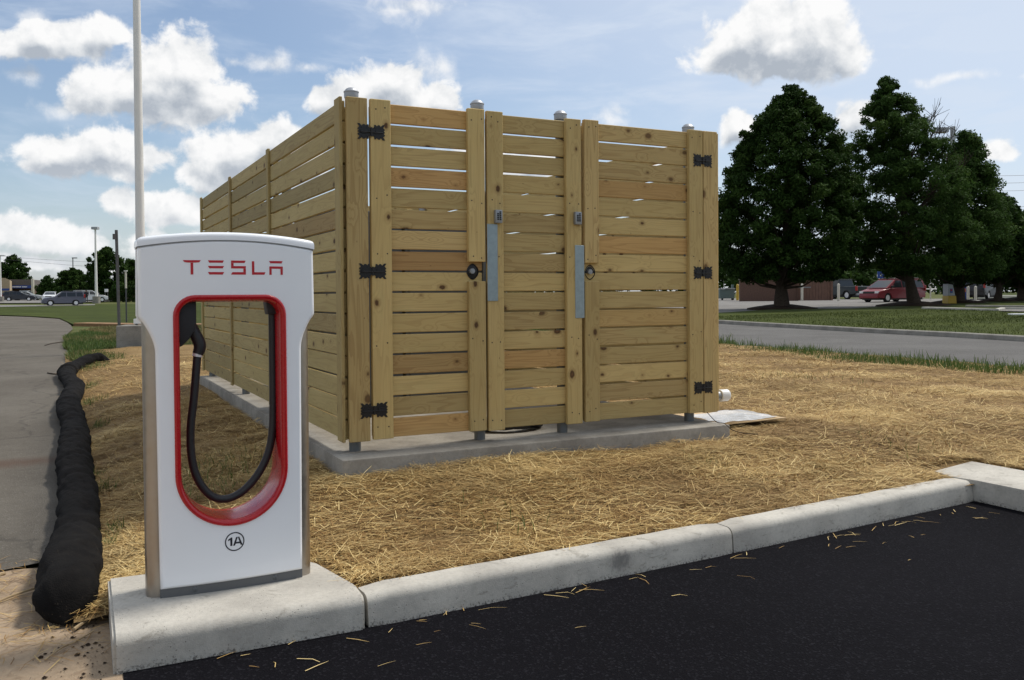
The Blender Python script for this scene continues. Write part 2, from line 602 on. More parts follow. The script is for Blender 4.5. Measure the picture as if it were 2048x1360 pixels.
def concrete_mat(name, light, dark, dirt=0.5, scuff=None):
    m, T, b = mat(name)
    g = T.new('ShaderNodeNewGeometry')
    p = g.outputs['Position']
    n1 = T.noise(p, 2.6, 5, 0.62)
    n2 = T.noise(p, 45, 4, 0.7)
    n3 = T.noise(T.v('MULTIPLY', p, (9, 9, 22)), 1.0, 5, 0.7, 0.6)
    c = T.mix(T.step(n1, 0.3, 0.7), dark, light)
    c = T.mix(T.step(n2, 0.35, 0.85, 0.0, 0.35), c, tuple(x * 0.55 for x in dark[:3]) + (1,))
    c = T.mix(T.step(n3, 0.56, 0.72, 0.0, dirt), c, (0.13, 0.115, 0.09, 1))
    if scuff:
        z = T.new('ShaderNodeSeparateXYZ', {0: p}).outputs[2]
        tar = T.m('ADD', T.noise(p, 85, 5, 0.75), T.step(z, 0.0, 0.05, 0.22, 0.0, smooth=False))
        c = T.mix(T.step(tar, 0.66, 0.80, 0.0, 0.75), c, (0.03, 0.028, 0.027, 1))
        d = T.v('LENGTH', T.v('MULTIPLY', T.v('SUBTRACT', p, scuff), (9.0, 0.0, 13.0)), out=1)
        d = T.m('ADD', d, T.m('MULTIPLY', T.m('SUBTRACT', n2, 0.5), 1.6))
        c = T.mix(T.step(d, 0.2, 1.0, 0.62, 0.0), c, (0.07, 0.068, 0.068, 1))
    pit = T.new('ShaderNodeTexVoronoi', {'Vector': p, 'Scale': 55.0})
    hole = T.step(pit.outputs['Distance'], 0.07, 0.18, 1.0, 0.0)
    hole = T.m('MULTIPLY', hole, T.step(T.noise(p, 7, 3, 0.6), 0.50, 0.56))
    c = T.mix(T.m('MULTIPLY', hole, 0.75), c, (0.07, 0.065, 0.055, 1))
    T.put(b.inputs['Base Color'], c)
    b.inputs['Roughness'].default_value = 0.88
    b.inputs['Specular IOR Level'].default_value = 0.25
    h = T.m('SUBTRACT', T.m('ADD', T.m('MULTIPLY', n2, 0.5), T.noise(p, 160, 3, 0.7)), T.m('MULTIPLY', hole, 1.2))
    bn = T.new('ShaderNodeBump', {'Height': h, 'Strength': 0.5, 'Distance': 0.004})
    T.put(b.inputs['Normal'], bn.outputs[0])
    return m


def asphalt_mat(name, c0, c1, speck, speck_amt, crack=0.0, rough=0.8, stain=None):
    m, T, b = mat(name)
    p = T.new('ShaderNodeNewGeometry').outputs['Position']
    big = T.noise(p, 0.5, 5, 0.6)
    mid = T.noise(p, 7, 4, 0.6)
    c = T.mix(T.step(big, 0.3, 0.7), c0, c1)
    c = T.mix(T.step(mid, 0.4, 0.8, 0.0, 0.3), c, tuple(x * 0.65 for x in c0[:3]) + (1,))
    vo = T.new('ShaderNodeTexVoronoi', {'Vector': p, 'Scale': 110.0})
    grain = T.new('ShaderNodeSeparateColor', {0: vo.outputs['Color']}).outputs[0]
    c = T.mix(T.step(grain, 0.8, 1.0, 0.0, speck_amt), c, speck)
    fine = T.noise(p, 260, 2, 0.7)
    c = T.mix(T.step(fine, 0.5, 0.75, 0.0, 0.45), c, tuple(x * 0.45 for x in c0[:3]) + (1,))
    if crack:
        q = T.v('ADD', p, T.v('SUBTRACT', T.noise(p, 1.3, 4, 0.6, out=1), (0.5, 0.5, 0.5)))
        cv = T.new('ShaderNodeTexVoronoi', {'Vector': q, 'Scale': 0.16}, feature='DISTANCE_TO_EDGE')
        line = T.step(cv.outputs['Distance'], 0.002, 0.006, 1.0, 0.0)
        c = T.mix(T.m('MULTIPLY', line, crack), c, (0.03, 0.03, 0.03, 1))
    if stain is not None:
        (sx, sy), col = stain
        d = T.v('LENGTH', T.v('MULTIPLY', T.v('SUBTRACT', p, (sx, sy, 0)), (0.45, 1.7, 0)), out=1)
        d = T.m('ADD', d, T.m('MULTIPLY', T.m('SUBTRACT', mid, 0.5), 0.5))
        c = T.mix(T.step(d, 0.1, 0.65, 0.6, 0.0), c, col)
    T.put(b.inputs['Base Color'], c)
    b.inputs['Roughness'].default_value = rough
    b.inputs['Specular IOR Level'].default_value = 0.045
    h = T.m('ADD', vo.outputs['Distance'], T.m('MULTIPLY', fine, 0.6))
    bn = T.new('ShaderNodeBump', {'Height': h, 'Strength': 0.55, 'Distance': 0.006})
    T.put(b.inputs['Normal'], bn.outputs[0])
    return m


def soil_mat(name, a, b2, c2, scale=5.0):
    m, T, b = mat(name)
    p = T.new('ShaderNodeNewGeometry').outputs['Position']
    n1 = T.noise(p, scale * 0.3, 5, 0.6)
    n2 = T.noise(T.v('MULTIPLY', p, (1, 1, 0.3)), scale * 5, 5, 0.7, 1.2)
    c = T.mix(T.step(n1, 0.3, 0.7), a, b2)
    c = T.mix(T.step(n2, 0.45, 0.75, 0.0, 0.75), c, c2)
    T.put(b.inputs['Base Color'], c)
    b.inputs['Roughness'].default_value = 0.95
    b.inputs['Specular IOR Level'].default_value = 0.1
    bn = T.new('ShaderNodeBump', {'Height': n2, 'Strength': 0.8, 'Distance': 0.02})
    T.put(b.inputs['Normal'], bn.outputs[0])
    return m


def tone_mat(name, stops, rough=0.8, spec=0.2, trans=None, patch=0.0, pscale=0.6, pcol=(0.2, 0.17, 0.07, 1)):
    """Blades, straws and leaves: colour runs over a random tone carried by each piece."""
    m, T, b = mat(name)
    a = T.new('ShaderNodeAttribute', attribute_name='tone').outputs['Fac']
    c = T.ramp(a, stops)
    if patch:
        p = T.new('ShaderNodeNewGeometry').outputs['Position']
        c = T.mix(T.step(T.noise(p, pscale, 3, 0.6), 0.45, 0.65, 0.0, patch), c, pcol)
    T.put(b.inputs['Base Color'], c)
    b.inputs['Roughness'].default_value = rough
    b.inputs['Specular IOR Level'].default_value = spec
    if trans:
        tr = T.new('ShaderNodeBsdfTranslucent', {'Color': c})
        mx = T.new('ShaderNodeMixShader', {0: trans, 1: b.outputs[0], 2: tr.outputs[0]})
        out = [n for n in T.n if n.type == 'OUTPUT_MATERIAL'][0]
        T.put(out.inputs['Surface'], mx.outputs[0])
    return m


def sock_mat():
    m, T, b = mat('black_mesh_fabric')
    p = T.new('ShaderNodeNewGeometry').outputs['Position']
    weave = T.new('ShaderNodeTexVoronoi', {'Vector': p, 'Scale': 150.0})
    n = T.noise(p, 9, 5, 0.7)
    c = T.mix(T.step(n, 0.35, 0.75), (0.0075, 0.007, 0.007, 1), (0.014, 0.0125, 0.0115, 1))
    dust = T.new('ShaderNodeTexVoronoi', {'Vector': p, 'Scale': 62.0})
    c = T.mix(T.m('MULTIPLY', T.step(dust.outputs['Distance'], 0.08, 0.2, 1.0, 0.0), T.step(T.noise(p, 7, 3, 0.6), 0.5, 0.66, 0.0, 0.6)), c, (0.11, 0.085, 0.06, 1))
    T.put(b.inputs['Base Color'], c)
    b.inputs['Roughness'].default_value = 1.0
    b.inputs['Specular IOR Level'].default_value = 0.1
    h = T.m('ADD', T.m('MULTIPLY', weave.outputs['Distance'], 0.5), T.noise(p, 28, 4, 0.7, 0.8))
    T.put(b.inputs['Normal'], T.new('ShaderNodeBump', {'Height': h, 'Strength': 0.6, 'Distance': 0.008}).outputs[0])
    return m


MAT = {}
MAT['wood'] = wood_mat()
MAT['curb'] = concrete_mat('curb_concrete', (0.56, 0.53, 0.465, 1), (0.40, 0.375, 0.33, 1), 0.5, (2.62, 3.92, 0.08))
MAT['pad'] = concrete_mat('pad_concrete', (0.35, 0.325, 0.28, 1), (0.22, 0.20, 0.17, 1), 0.35)
MAT['oldconc'] = concrete_mat('old_concrete', (0.33, 0.31, 0.27, 1), (0.22, 0.205, 0.18, 1), 0.5)
MAT['asphalt'] = asphalt_mat('new_asphalt', (0.0050, 0.0048, 0.0064, 1), (0.0074, 0.0071, 0.0092, 1), (0.032, 0.032, 0.038, 1), 0.35, 0.0, 0.9)
MAT['oldasphalt'] = asphalt_mat('old_asphalt', (0.118, 0.105, 0.088, 1), (0.155, 0.140, 0.118, 1), (0.24, 0.225, 0.20, 1), 0.4, 0.25, 0.9, ((-0.75, 9.2), (0.09, 0.05, 0.035, 1)))
MAT['road'] = asphalt_mat('road_asphalt', (0.125, 0.12, 0.115, 1), (0.16, 0.155, 0.147, 1), (0.26, 0.26, 0.25, 1), 0.4, 0.0, 0.9)
MAT['lotgrey'] = asphalt_mat('lot_asphalt', (0.20, 0.19, 0.18, 1), (0.25, 0.24, 0.225, 1), (0.36, 0.35, 0.33, 1), 0.3, 0.0, 0.9)
MAT['dirt'] = soil_mat('sandy_dirt', (0.40, 0.305, 0.21, 1), (0.31, 0.23, 0.155, 1), (0.20, 0.14, 0.09, 1), 2.2)
MAT['mulch'] = soil_mat('straw_bed', (0.20, 0.128, 0.056, 1), (0.30, 0.205, 0.095, 1), (0.105, 0.064, 0.030, 1), 6.0)
MAT['lawn'] = soil_mat('lawn_turf', (0.052, 0.069, 0.011, 1), (0.029, 0.041, 0.006, 1), (0.072, 0.073, 0.018, 1), 0.9)
MAT['field'] = soil_mat('dry_turf', (0.10, 0.105, 0.035, 1), (0.06, 0.082, 0.024, 1), (0.15, 0.12, 0.05, 1), 1.6)
MAT['bark_bed'] = soil_mat('bark_bed', (0.03, 0.02, 0.014, 1), (0.045, 0.03, 0.02, 1), (0.015, 0.011, 0.009, 1), 6.0)
MAT['straw'] = tone_mat('straw', [(0.0, (0.12, 0.060, 0.020)), (0.3, (0.32, 0.185, 0.060)), (0.65, (0.54, 0.370, 0.138)), (1.0, (0.78, 0.61, 0.29))], 0.75, 0.25, patch=0.5, pscale=0.9, pcol=(0.22, 0.13, 0.05, 1))
MAT['blade'] = tone_mat('grass_blade', [(0.0, (0.040, 0.075, 0.013)), (0.6, (0.078, 0.138, 0.026)), (1.0, (0.17, 0.19, 0.055))], 0.6, 0.3, 0.25)
MAT['lawnblade'] = tone_mat('lawn_blade', [(0.0, (0.034, 0.048, 0.008)), (0.6, (0.062, 0.085, 0.015)), (1.0, (0.13, 0.13, 0.04))], 0.7, 0.15, 0.2)
MAT['dryblade'] = tone_mat('dry_blade', [(0.0, (0.05, 0.08, 0.02)), (0.5, (0.10, 0.125, 0.04)), (1.0, (0.26, 0.215, 0.095))], 0.7, 0.2, 0.2, 0.85, 0.42, (0.26, 0.205, 0.09, 1))
MAT['leaf'] = tone_mat('leaf', [(0.0, (0.020, 0.042, 0.009)), (0.6, (0.035, 0.068, 0.014)), (1.0, (0.062, 0.10, 0.022))], 0.75, 0.06, 0.22)
MAT['leaf_light'] = tone_mat('feathery_leaf', [(0.0, (0.028, 0.056, 0.013)), (0.6, (0.052, 0.098, 0.022)), (1.0, (0.085, 0.13, 0.03))], 0.75, 0.06, 0.3)
MAT['bark'] = plain('bark', (0.055, 0.042, 0.032), 0.95, var=0.35, scale=9, bump=0.8, spec=0.1)
MAT['white'] = plain('white_gloss_paint', (0.875, 0.895, 0.925), 0.32, var=0.015, scale=4, coat=0.3)
MAT['red'] = plain('red_gloss', (0.44, 0.004, 0.010), 0.28, var=0.03, coat=0.25)
MAT['redprint'] = plain('red_print', (0.50, 0.008, 0.02), 0.4, var=0.02)
MAT['blackprint'] = plain('black_print', (0.012, 0.012, 0.02), 0.4, var=0.02)
MAT['seam'] = plain('dark_seam', (0.26, 0.27, 0.28), 0.6, var=0.02)
MAT['steel'] = plain('brushed_steel', (0.42, 0.38, 0.335), 0.36, 1.0, var=0.05, scale=30)
MAT['greybase'] = plain('grey_base', (0.12, 0.125, 0.13), 0.5, 0.2, var=0.05)
MAT['rubber'] = plain('black_rubber', (0.018, 0.018, 0.020), 0.5, var=0.1)
MAT['galv'] = plain('galvanised', (0.31, 0.37, 0.39), 0.42, 0.75, var=0.14, scale=22)
MAT['galvpost'] = plain('galvanised_post', (0.17, 0.18, 0.185), 0.5, 0.7, var=0.1, scale=22)
MAT['capmetal'] = plain('cast_cap', (0.36, 0.375, 0.40), 0.45, 0.5, var=0.08)
MAT['hinge'] = plain('black_iron', (0.014, 0.013, 0.013), 0.45, 0.2, var=0.15)
MAT['lockgrey'] = plain('grey_zinc', (0.30, 0.31, 0.32), 0.45, 0.5, var=0.08)
MAT['cabinet'] = plain('cabinet_paint', (0.10, 0.11, 0.12), 0.5, var=0.05)
MAT['sock'] = sock_mat()
MAT['polewhite'] = plain('white_pole', (0.80, 0.78, 0.74), 0.45, var=0.05, scale=2.5)
MAT['pvc'] = plain('white_pvc', (0.80, 0.80, 0.78), 0.35, var=0.02)
MAT['ply'] = plain('plywood', (0.50, 0.36, 0.19), 0.75, var=0.15, scale=6)
MAT['plastic'] = plain('clear_plastic', (0.62, 0.65, 0.68), 0.25, var=0.25, scale=16, alpha=0.75)
MAT['brick'] = plain('brown_brick', (0.13, 0.075, 0.055), 0.9, var=0.25, scale=9, bump=0.3)
MAT['brownwood'] = plain('brown_boards', (0.17, 0.095, 0.068), 0.85, var=0.2, scale=3)
MAT['yellow'] = plain('yellow_paint', (0.52, 0.33, 0.03), 0.5, var=0.1)
MAT['cream'] = plain('cream_paint', (0.62, 0.58, 0.48), 0.5, var=0.1)
MAT['tan'] = plain('tan_wall', (0.42, 0.32, 0.21), 0.9, var=0.08)
MAT['roofgrey'] = plain('roof_shingle', (0.11, 0.095, 0.085), 0.9, var=0.2, scale=3)
MAT['blue'] = plain('blue_panel', (0.02, 0.06, 0.26), 0.5, var=0.05)
MAT['orange'] = plain('orange_panel', (0.6, 0.16, 0.04), 0.5, var=0.05)
MAT['dkgreen'] = plain('dumpster_green', (0.10, 0.14, 0.13), 0.6, var=0.15)
MAT['glass'] = plain('tinted_glass', (0.02, 0.024, 0.028), 0.08, var=0.02, spec=0.5)
MAT['tyre'] = plain('tyre', (0.015, 0.015, 0.015), 0.85, var=0.1)
MAT['alloy'] = plain('alloy', (0.78, 0.78, 0.78), 0.4, 0.25, var=0.05)
MAT['lampglass'] = plain('lamp_glass', (0.75, 0.76, 0.76), 0.15, var=0.05, coat=0.5)
MAT['tail'] = plain('tail_lens', (0.42, 0.012, 0.012), 0.2, var=0.05, coat=0.5)
MAT['trim'] = plain('black_trim', (0.02, 0.02, 0.021), 0.6, var=0.1)
MAT['signgrey'] = plain('weathered_steel', (0.13, 0.125, 0.12), 0.65, 0.5, var=0.2, scale=8)
MAT['lamphead'] = plain('lamp_head_grey', (0.38, 0.39, 0.40), 0.5, var=0.05)
MAT['dkpole'] = plain('dark_pole', (0.05, 0.05, 0.055), 0.5, var=0.05)
MAT['wire'] = plain('wire', (0.05, 0.05, 0.05), 0.6, var=0.05)
MAT['twig'] = plain('dry_stalk', (0.34, 0.25, 0.14), 0.85, var=0.2)
MAT['skin'] = plain('skin', (0.42, 0.26, 0.18), 0.6, var=0.05)
MAT['cloth'] = plain('dark_clothes', (0.02, 0.02, 0.025), 0.9, var=0.1)


def paint(name, col):
    return plain(name, col, 0.42, 0.1, var=0.03, coat=0.22)


# ------------------------------------------------------------------ land


def S(v, a, b):
    t = np.clip((v - a) / (b - a), 0, 1)
    return t * t * (3 - 2 * t)


def fbm2(x, y, seed=0, sc=1.0, octv=4):
    """Cheap smooth pseudo-noise for numpy arrays, about -1..1."""
    r = np.random.default_rng(seed)
    out = np.zeros_like(np.asarray(x, dtype=float))
    amp, tot = 1.0, 0.0
    for o in range(octv):
        for k in range(4):
            a = r.uniform(0, 2 * PI)
            ph = r.uniform(0, 2 * PI)
            fr = sc * 2.0 ** o * r.uniform(0.7, 1.4)
            out = out + amp * np.sin((x * math.cos(a) + y * math.sin(a)) * fr + ph) / 2
        tot += amp
        amp *= 0.55
    return out / tot


def mulch_h(x, y):
    h = 0.02 + 0.100 * S(x, 0.0, 0.7)
    h = h + 0.132 * S(y, 4.2, 5.9) * S(x, 0.35, 1.8) * (1 - 0.9 * S(x, 8.0, 12.5)) * (1 - 0.45 * S(y, 12, 19))
    h = h + 0.018 * fbm2(x, y, 3, 1.9, 4) * S(y, 4.15, 4.6) + 0.010 * fbm2(x, y, 5, 9.0, 2) * S(y, 4.15, 4.6)
    return h + gz(x, y) * S(np.hypot(x, y), 10, 14)


def struct(o, kind='structure'):
    o['kind'] = kind
    return o


# wide ground out to the horizon
rs = np.concatenate([np.linspace(0, 250, 126), np.geomspace(260, 1500, 12)])
th = np.linspace(0, 2 * PI, 193)[:-1]
RR, TT = np.meshgrid(rs, th)
GX, GY = RR * np.sin(TT), RR * np.cos(TT)
V = np.stack([GX, GY, gz(GX, GY) - 0.03 - 0.03 * (RR > 20)], -1).reshape(-1, 3)
n_r = len(rs)
i0 = np.arange(192)[:, None] * n_r + np.arange(n_r - 1)[None]
i1 = ((np.arange(192) + 1) % 192)[:, None] * n_r + np.arange(n_r - 1)[None]
F = np.stack([i0, i0 + 1, i1 + 1, i1], -1).reshape(-1, 4)[:, ::-1]
struct(me_obj('ground', np_mesh('ground', V, [F], sm=True), MAT['field']))

# new black parking lot in front of the kerb
struct(poly_sheet('parking_lot', [(0.14, -14), (5.96, -14), (5.96, 4.3), (3.4, 4.1), (0.19, 4.0)], 0.0, MAT['asphalt'], 3))
struct(poly_sheet('dirt_patch', [(-12, -14), (0.15, -14), (0.2, 4.6), (0.25, 5.5), (-0.3, 5.62), (-12, 5.7)], -0.004, MAT['dirt'], 3))
struct(poly_sheet('driveway', [(-16, 5.66), (-0.3, 5.6), (0.12, 5.75), (0.2, 9), (0.25, 20.0)] + [tuple(at(*q)[0][:2]) for q in
       ((128, 690), (131, 672), (146, 658), (142, 651), (134, 645), (118, 638), (60, 634), (0, 632), (-120, 631), (-400, 636))] + [(-30, 30)],
       0.006, MAT['oldasphalt'], 3))

# the straw-covered island
xs = np.concatenate([np.linspace(0.02, 7, 130), np.linspace(7.1, 14.4, 60)])
ys = np.concatenate([np.linspace(4.0, 9, 110), np.linspace(9.1, 24, 110)])


def in_bed(x, y):
    edge_r = 13.15 + 0.055 * (y - 9) + 0.25 * np.sin(y * 0.9) + 0.15 * np.sin(y * 2.3)
    edge_t = 20.6 + 0.18 * np.sin(x * 1.7) - 0.22 * np.clip(x - 3, 0, 20)
    return (x > 0.04) & (x < edge_r) & (y < np.where(x < 6, edge_t, 24.0)) & ~((x < 1.2) & (y < 4.5)) & (y > 4.0)


bed = me_obj('mulch_bed', grid_mesh('mulch_bed', xs, ys, mulch_h, keep=lambda x, y: (y > 3.93 + 0.05 * np.clip(x - 1.2, 0, 5)) & ~((x < 1.12) & (y < 4.45)) & ~((x > 5.8) & (y < 4.42))), MAT['mulch'])
struct(bed)
bed2 = me_obj('mulch_bed', grid_mesh('mulch_bed', np.linspace(6.38, 14, 60), np.linspace(-6, 4.2, 60), lambda x, y: 0.125 + 0.02 * fbm2(x, y, 8, 2.0) + 0.0 * x), MAT['mulch'])
struct(bed2)


def blades(name, P, L, Wd, az, tilt, mt, parent=None, bend=0.35, seg=2, tone=None):
    """Thin strips: two-segment blades or straws from base points P (N,3)."""
    n = len(P)
    d = np.stack([np.sin(az) * np.cos(tilt), np.cos(az) * np.cos(tilt), np.sin(tilt)], -1)
    side = np.stack([np.cos(az), -np.sin(az), np.zeros(n)], -1)
    up = np.array([0, 0, 1.0])
    mid = P + d * (L * 0.5)[:, None]
    tip = P + d * L[:, None]
    if bend:
        b = (RNG.uniform(-1, 1, n) * bend * L)[:, None]
        tip = tip + side * b * 0.6
        tip[:, 2] -= np.abs(b[:, 0]) * 0.5
    w0 = side * (Wd / 2)[:, None]
    w1 = side * (Wd / 2)[:, None]
    w2 = side * (Wd * 0.16)[:, None]
    t = RNG.uniform(0, 1, n) if tone is None else tone
    if seg == 1:
        V = np.stack([P - w0, P + w0, tip + w2 * 2, tip - w2 * 2], 1).reshape(-1, 3)
        return me_obj(name, np_mesh(name, V, [np.arange(n * 4).reshape(-1, 4)], {'tone': np.repeat(t, 4)}), mt, parent)
    V = np.stack([P - w0, P + w0, mid - w1, mid + w1, tip - w2, tip + w2], 1).reshape(-1, 3)
    k = np.arange(n)[:, None] * 6
    F = np.concatenate([k + np.array([[0, 1, 3, 2]]), k + np.array([[2, 3, 5, 4]])])
    return me_obj(name, np_mesh(name, V, [F], {'tone': np.repeat(t, 6)}), mt, parent)


def scatter_bed(n, x0, x1, y0, y1, keep):
    x = RNG.uniform(x0, x1, n)
    y = RNG.uniform(y0, y1, n)
    k = keep(x, y)
    return x[k], y[k]


def bed_ok(x, y):
    pad = (x > 1.66) & (x < 5.12) & (y > 5.9) & (y < 13.3)
    ply = (x > 5.35) & (x < 6.1) & (y > 6.5) & (y < 6.95)
    return in_bed(x, y) & ~pad & ~ply & ~((x > 5.75) & (x < 6.5) & (y < 4.66)) & (y > 4.06 + 0.05 * np.clip(x - 1.2, 0, 5) + 0.04 * np.sin(x * 7))


def straw_layer(specs):
    Ps, Ls, Ws, As, Ts, Tn = [], [], [], [], [], []
    for (n, x0, x1, y0, y1, lo, hi, wd) in specs:
        x, y = scatter_bed(n, x0, x1, y0, y1, bed_ok)
        # thin and thick patches
        den = 1.35 * fbm2(x, y, 21, 2.4, 5)
        k = RNG.uniform(0, 1, len(x)) < np.clip(0.86 + 0.75 * den, 0.22, 1)
        x, y, den = x[k], y[k], den[k]
        n = len(x)
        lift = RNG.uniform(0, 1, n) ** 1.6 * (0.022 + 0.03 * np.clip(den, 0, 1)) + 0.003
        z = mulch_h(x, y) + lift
        flow = fbm2(x, y, 33, 3.0, 4) * 1.3 + 1.75
        Ps.append(np.stack([x, y, z], -1))
        Ls.append(RNG.uniform(lo, hi, n))
        Ws.append(wd * RNG.uniform(0.6, 1.3, n))
        As.append(flow + RNG.normal(0, 0.92, n) + PI * (RNG.uniform(0, 1, n) < 0.5))
        Ts.append(np.where(RNG.uniform(0, 1, n) < 0.03, RNG.uniform(0.15, 0.6, n), RNG.normal(0.0, 0.08, n)))
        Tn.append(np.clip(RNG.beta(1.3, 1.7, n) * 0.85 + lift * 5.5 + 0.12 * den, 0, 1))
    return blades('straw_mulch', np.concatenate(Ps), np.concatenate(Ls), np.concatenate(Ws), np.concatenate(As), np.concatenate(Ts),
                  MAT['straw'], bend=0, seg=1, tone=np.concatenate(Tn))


straw = straw_layer([
    (270000, 0.05, 8.0, 4.05, 6.6, 0.03, 0.125, 0.0038),
    (75000, 0.05, 1.7, 6.6, 12.0, 0.04, 0.14, 0.0048),
    (150000, 5.1, 13.6, 4.2, 9.0, 0.045, 0.16, 0.0056),
    (85000, 4.9, 14.5, 9.0, 16.0, 0.07, 0.2, 0.0085),
    (26000, 4.9, 14.5, 16.0, 24.0, 0.10, 0.28, 0.012),
    (26000, 0.05, 5.2, 12.0, 21.0, 0.09, 0.24, 0.008),
])
tag(straw, kind='stuff')
# longer loose stems lying on top of the mat
xt, yt = scatter_bed(30000, 0.05, 9.0, 4.05, 10.5, bed_ok)
nt = len(xt)
top = blades('straw_mulch', np.stack([xt, yt, mulch_h(xt, yt) + RNG.uniform(0.018, 0.05, nt)], -1), RNG.uniform(0.07, 0.2, nt), RNG.uniform(0.003, 0.0055, nt),
             1.75 + RNG.normal(0, 0.95, nt), RNG.normal(0, 0.09, nt), MAT['straw'], bend=0, seg=1,
             tone=np.where(RNG.uniform(0, 1, nt) < 0.35, RNG.uniform(0, 0.25, nt), RNG.uniform(0.7, 1.0, nt)))
tag(top, kind='stuff')

# straws blown on to the black asphalt and over the kerb
n = 70
x = RNG.uniform(0.4, 5.6, n)
off = np.abs(RNG.normal(0, 0.22, n)) + 0.012
k = RNG.uniform(0, 1, n) < 0.45
off = np.where(k, RNG.uniform(0.0, 0.05, n), off)
y = 3.81 + 0.045 * np.clip(x - 1.2, 0, 5) - off
tag(blades('loose_straw', np.stack([x, y, np.full(n, 0.006)], -1), RNG.uniform(0.03, 0.14, n), RNG.uniform(0.002, 0.0045, n),
           RNG.normal(1.5, 0.8, n), RNG.uniform(0, 0.06, n), MAT['straw'], bend=0.3, tone=RNG.uniform(0.3, 1, n)), kind='stuff')
n = 900
x = RNG.uniform(-0.75, 0.22, n)
y = 4.1 + 1.7 * RNG.uniform(0, 1, n) ** 1.0
k = RNG.uniform(0, 1, n) < np.clip(1.25 - np.abs(x - 0.05) * 1.9, 0.03, 1) * np.where(y < 4.7, 0.8, 0.6)
x, y = x[k], y[k]
tag(blades('loose_straw', np.stack([x, y, RNG.uniform(0.004, 0.016, len(x))], -1), RNG.uniform(0.04, 0.17, len(x)), RNG.uniform(0.002, 0.005, len(x)),
           RNG.uniform(0, 6.3, len(x)), RNG.uniform(0, 0.1, len(x)), MAT['straw'], bend=0.3, tone=RNG.uniform(0, 0.8, len(x))), kind='stuff')

# crumbs of asphalt and soil on the dirt
mb = MB()
for _ in range(120):
    x, y = random.gauss(0.05, 0.12), random.uniform(3.75, 4.7)
    if x > 0.13:
        x = 0.13 - abs(random.gauss(0, 0.08))
    r = 0.003 + 0.009 * random.random() ** 3 + (0.012 if random.random() < 0.04 else 0)
    a = random.uniform(0, 6)
    mb.add([(x + r * math.cos(a + i * 1.57) * random.uniform(0.6, 1.2), y + r * math.sin(a + i * 1.57) * random.uniform(0.6, 1.2), 0.0) for i in range(4)] + [(x, y, r * 0.5)],
           [(0, 1, 4), (1, 2, 4), (2, 3, 4), (3, 0, 4)])
tag(mb.build('soil_crumbs', MAT['bark_bed']), kind='stuff')

# ---- far side: road, its kerbs, lawns and lots
road_near = [(14.3, -12), (14.3, 4), (14.6, 10), (15.2, 18), (16.4, 30), (18, 44), (20, 60)]
Kerb = [at(px, py)[0] for px, py in ((2300, 701), (2048, 684), (1900, 675), (1750, 667), (1600, 658), (1500, 652), (1440, 648), (1380, 645))]
kerb_xy = [(p.x, p.y) for p in Kerb]
kx, ky = kerb_xy[-1]
kerb_xy += [(kx + 1.5, ky + 9), (kx + 4.5, ky + 22)]
struct(poly_sheet('road', road_near + [(q[0], q[1]) for q in kerb_xy[::-1]] + [(22.5, -12)], 0.008, MAT['road'], 3))


def kerb_strip(name, pts, wd, h, mt, drop=0.25):
    """Raised kerb along a path, with a sloped face."""
    prof = [(0.0, -drop), (0.03, h * 0.85), (0.06, h), (wd, h), (wd, -drop)]
    vs, fs = [], []
    P = [Vector((p[0], p[1], 0)) for p in pts]
    for i, p in enumerate(P):
        t = (P[min(i + 1, len(P) - 1)] - P[max(i - 1, 0)]).normalized()
        nn = Vector((t.y, -t.x, 0))
        for (o, z) in prof:
            q = p + nn * o
            vs.append((q.x, q.y, float(gz(q.x, q.y)) + z))
    m = len(prof)
    for i in range(len(P) - 1):
        for j in range(m - 1):
            fs.append((i * m + j, (i + 1) * m + j, (i + 1) * m + j + 1, i * m + j + 1))
    mb = MB().add(vs, fs)
    return mb.build(name, mt)


struct(kerb_strip('road_kerb', kerb_xy, 0.2, 0.15, MAT['oldconc']))


def px_poly(pts):
    return [tuple(at(*q)[0][:2]) for q in pts]


lawn_r = [(q[0] + 0.12, q[1] + 0.05) for q in kerb_xy[:8]]
struct(poly_sheet('lawn', lawn_r + px_poly([(1380, 632), (1440, 630), (1500, 626), (1560, 622), (1700, 621), (1820, 614), (1900, 609), (1990, 606), (2060, 603), (2300, 600)]), 0.12, MAT['lawn'], 4))
struct(poly_sheet('far_lot', px_poly([(1200, 634), (1440, 633), (1560, 625), (1720, 622), (1830, 615), (1900, 611), (2000, 607), (2300, 604), (2500, 599), (2080, 597), (1960, 598.5), (1700, 598.5), (1440, 597.5), (1200, 600)]), 0.05, MAT['lotgrey'], 6))
# strips of pale kerb and paving crossing the lawn at the right
for pts, mt in (([(1842, 622), (1930, 625), (1998, 627), (2012, 624), (2090, 625)], 'curb'), ([(1930, 618), (2000, 619), (2090, 620)], 'oldconc')):
    struct(kerb_strip('lawn_kerb', px_poly(pts)[::-1], 0.35, 0.22, MAT[mt], 0.1))
struct(poly_sheet('access_strip', px_poly([(1998, 628.5), (2090, 631), (2090, 626), (2010, 625)]), 0.16, MAT['lotgrey'], 4))
struct(poly_sheet('lawn', px_poly([(1955, 595), (2080, 595.5), (2300, 598), (2300, 590), (1955, 590.5)]), 0.22, MAT['lawn'], 6))
struct(kerb_strip('lawn_kerb', px_poly([(2300, 599.5), (2080, 597), (1955, 596)]), 0.6, 0.25, MAT['cream'], 0.1))

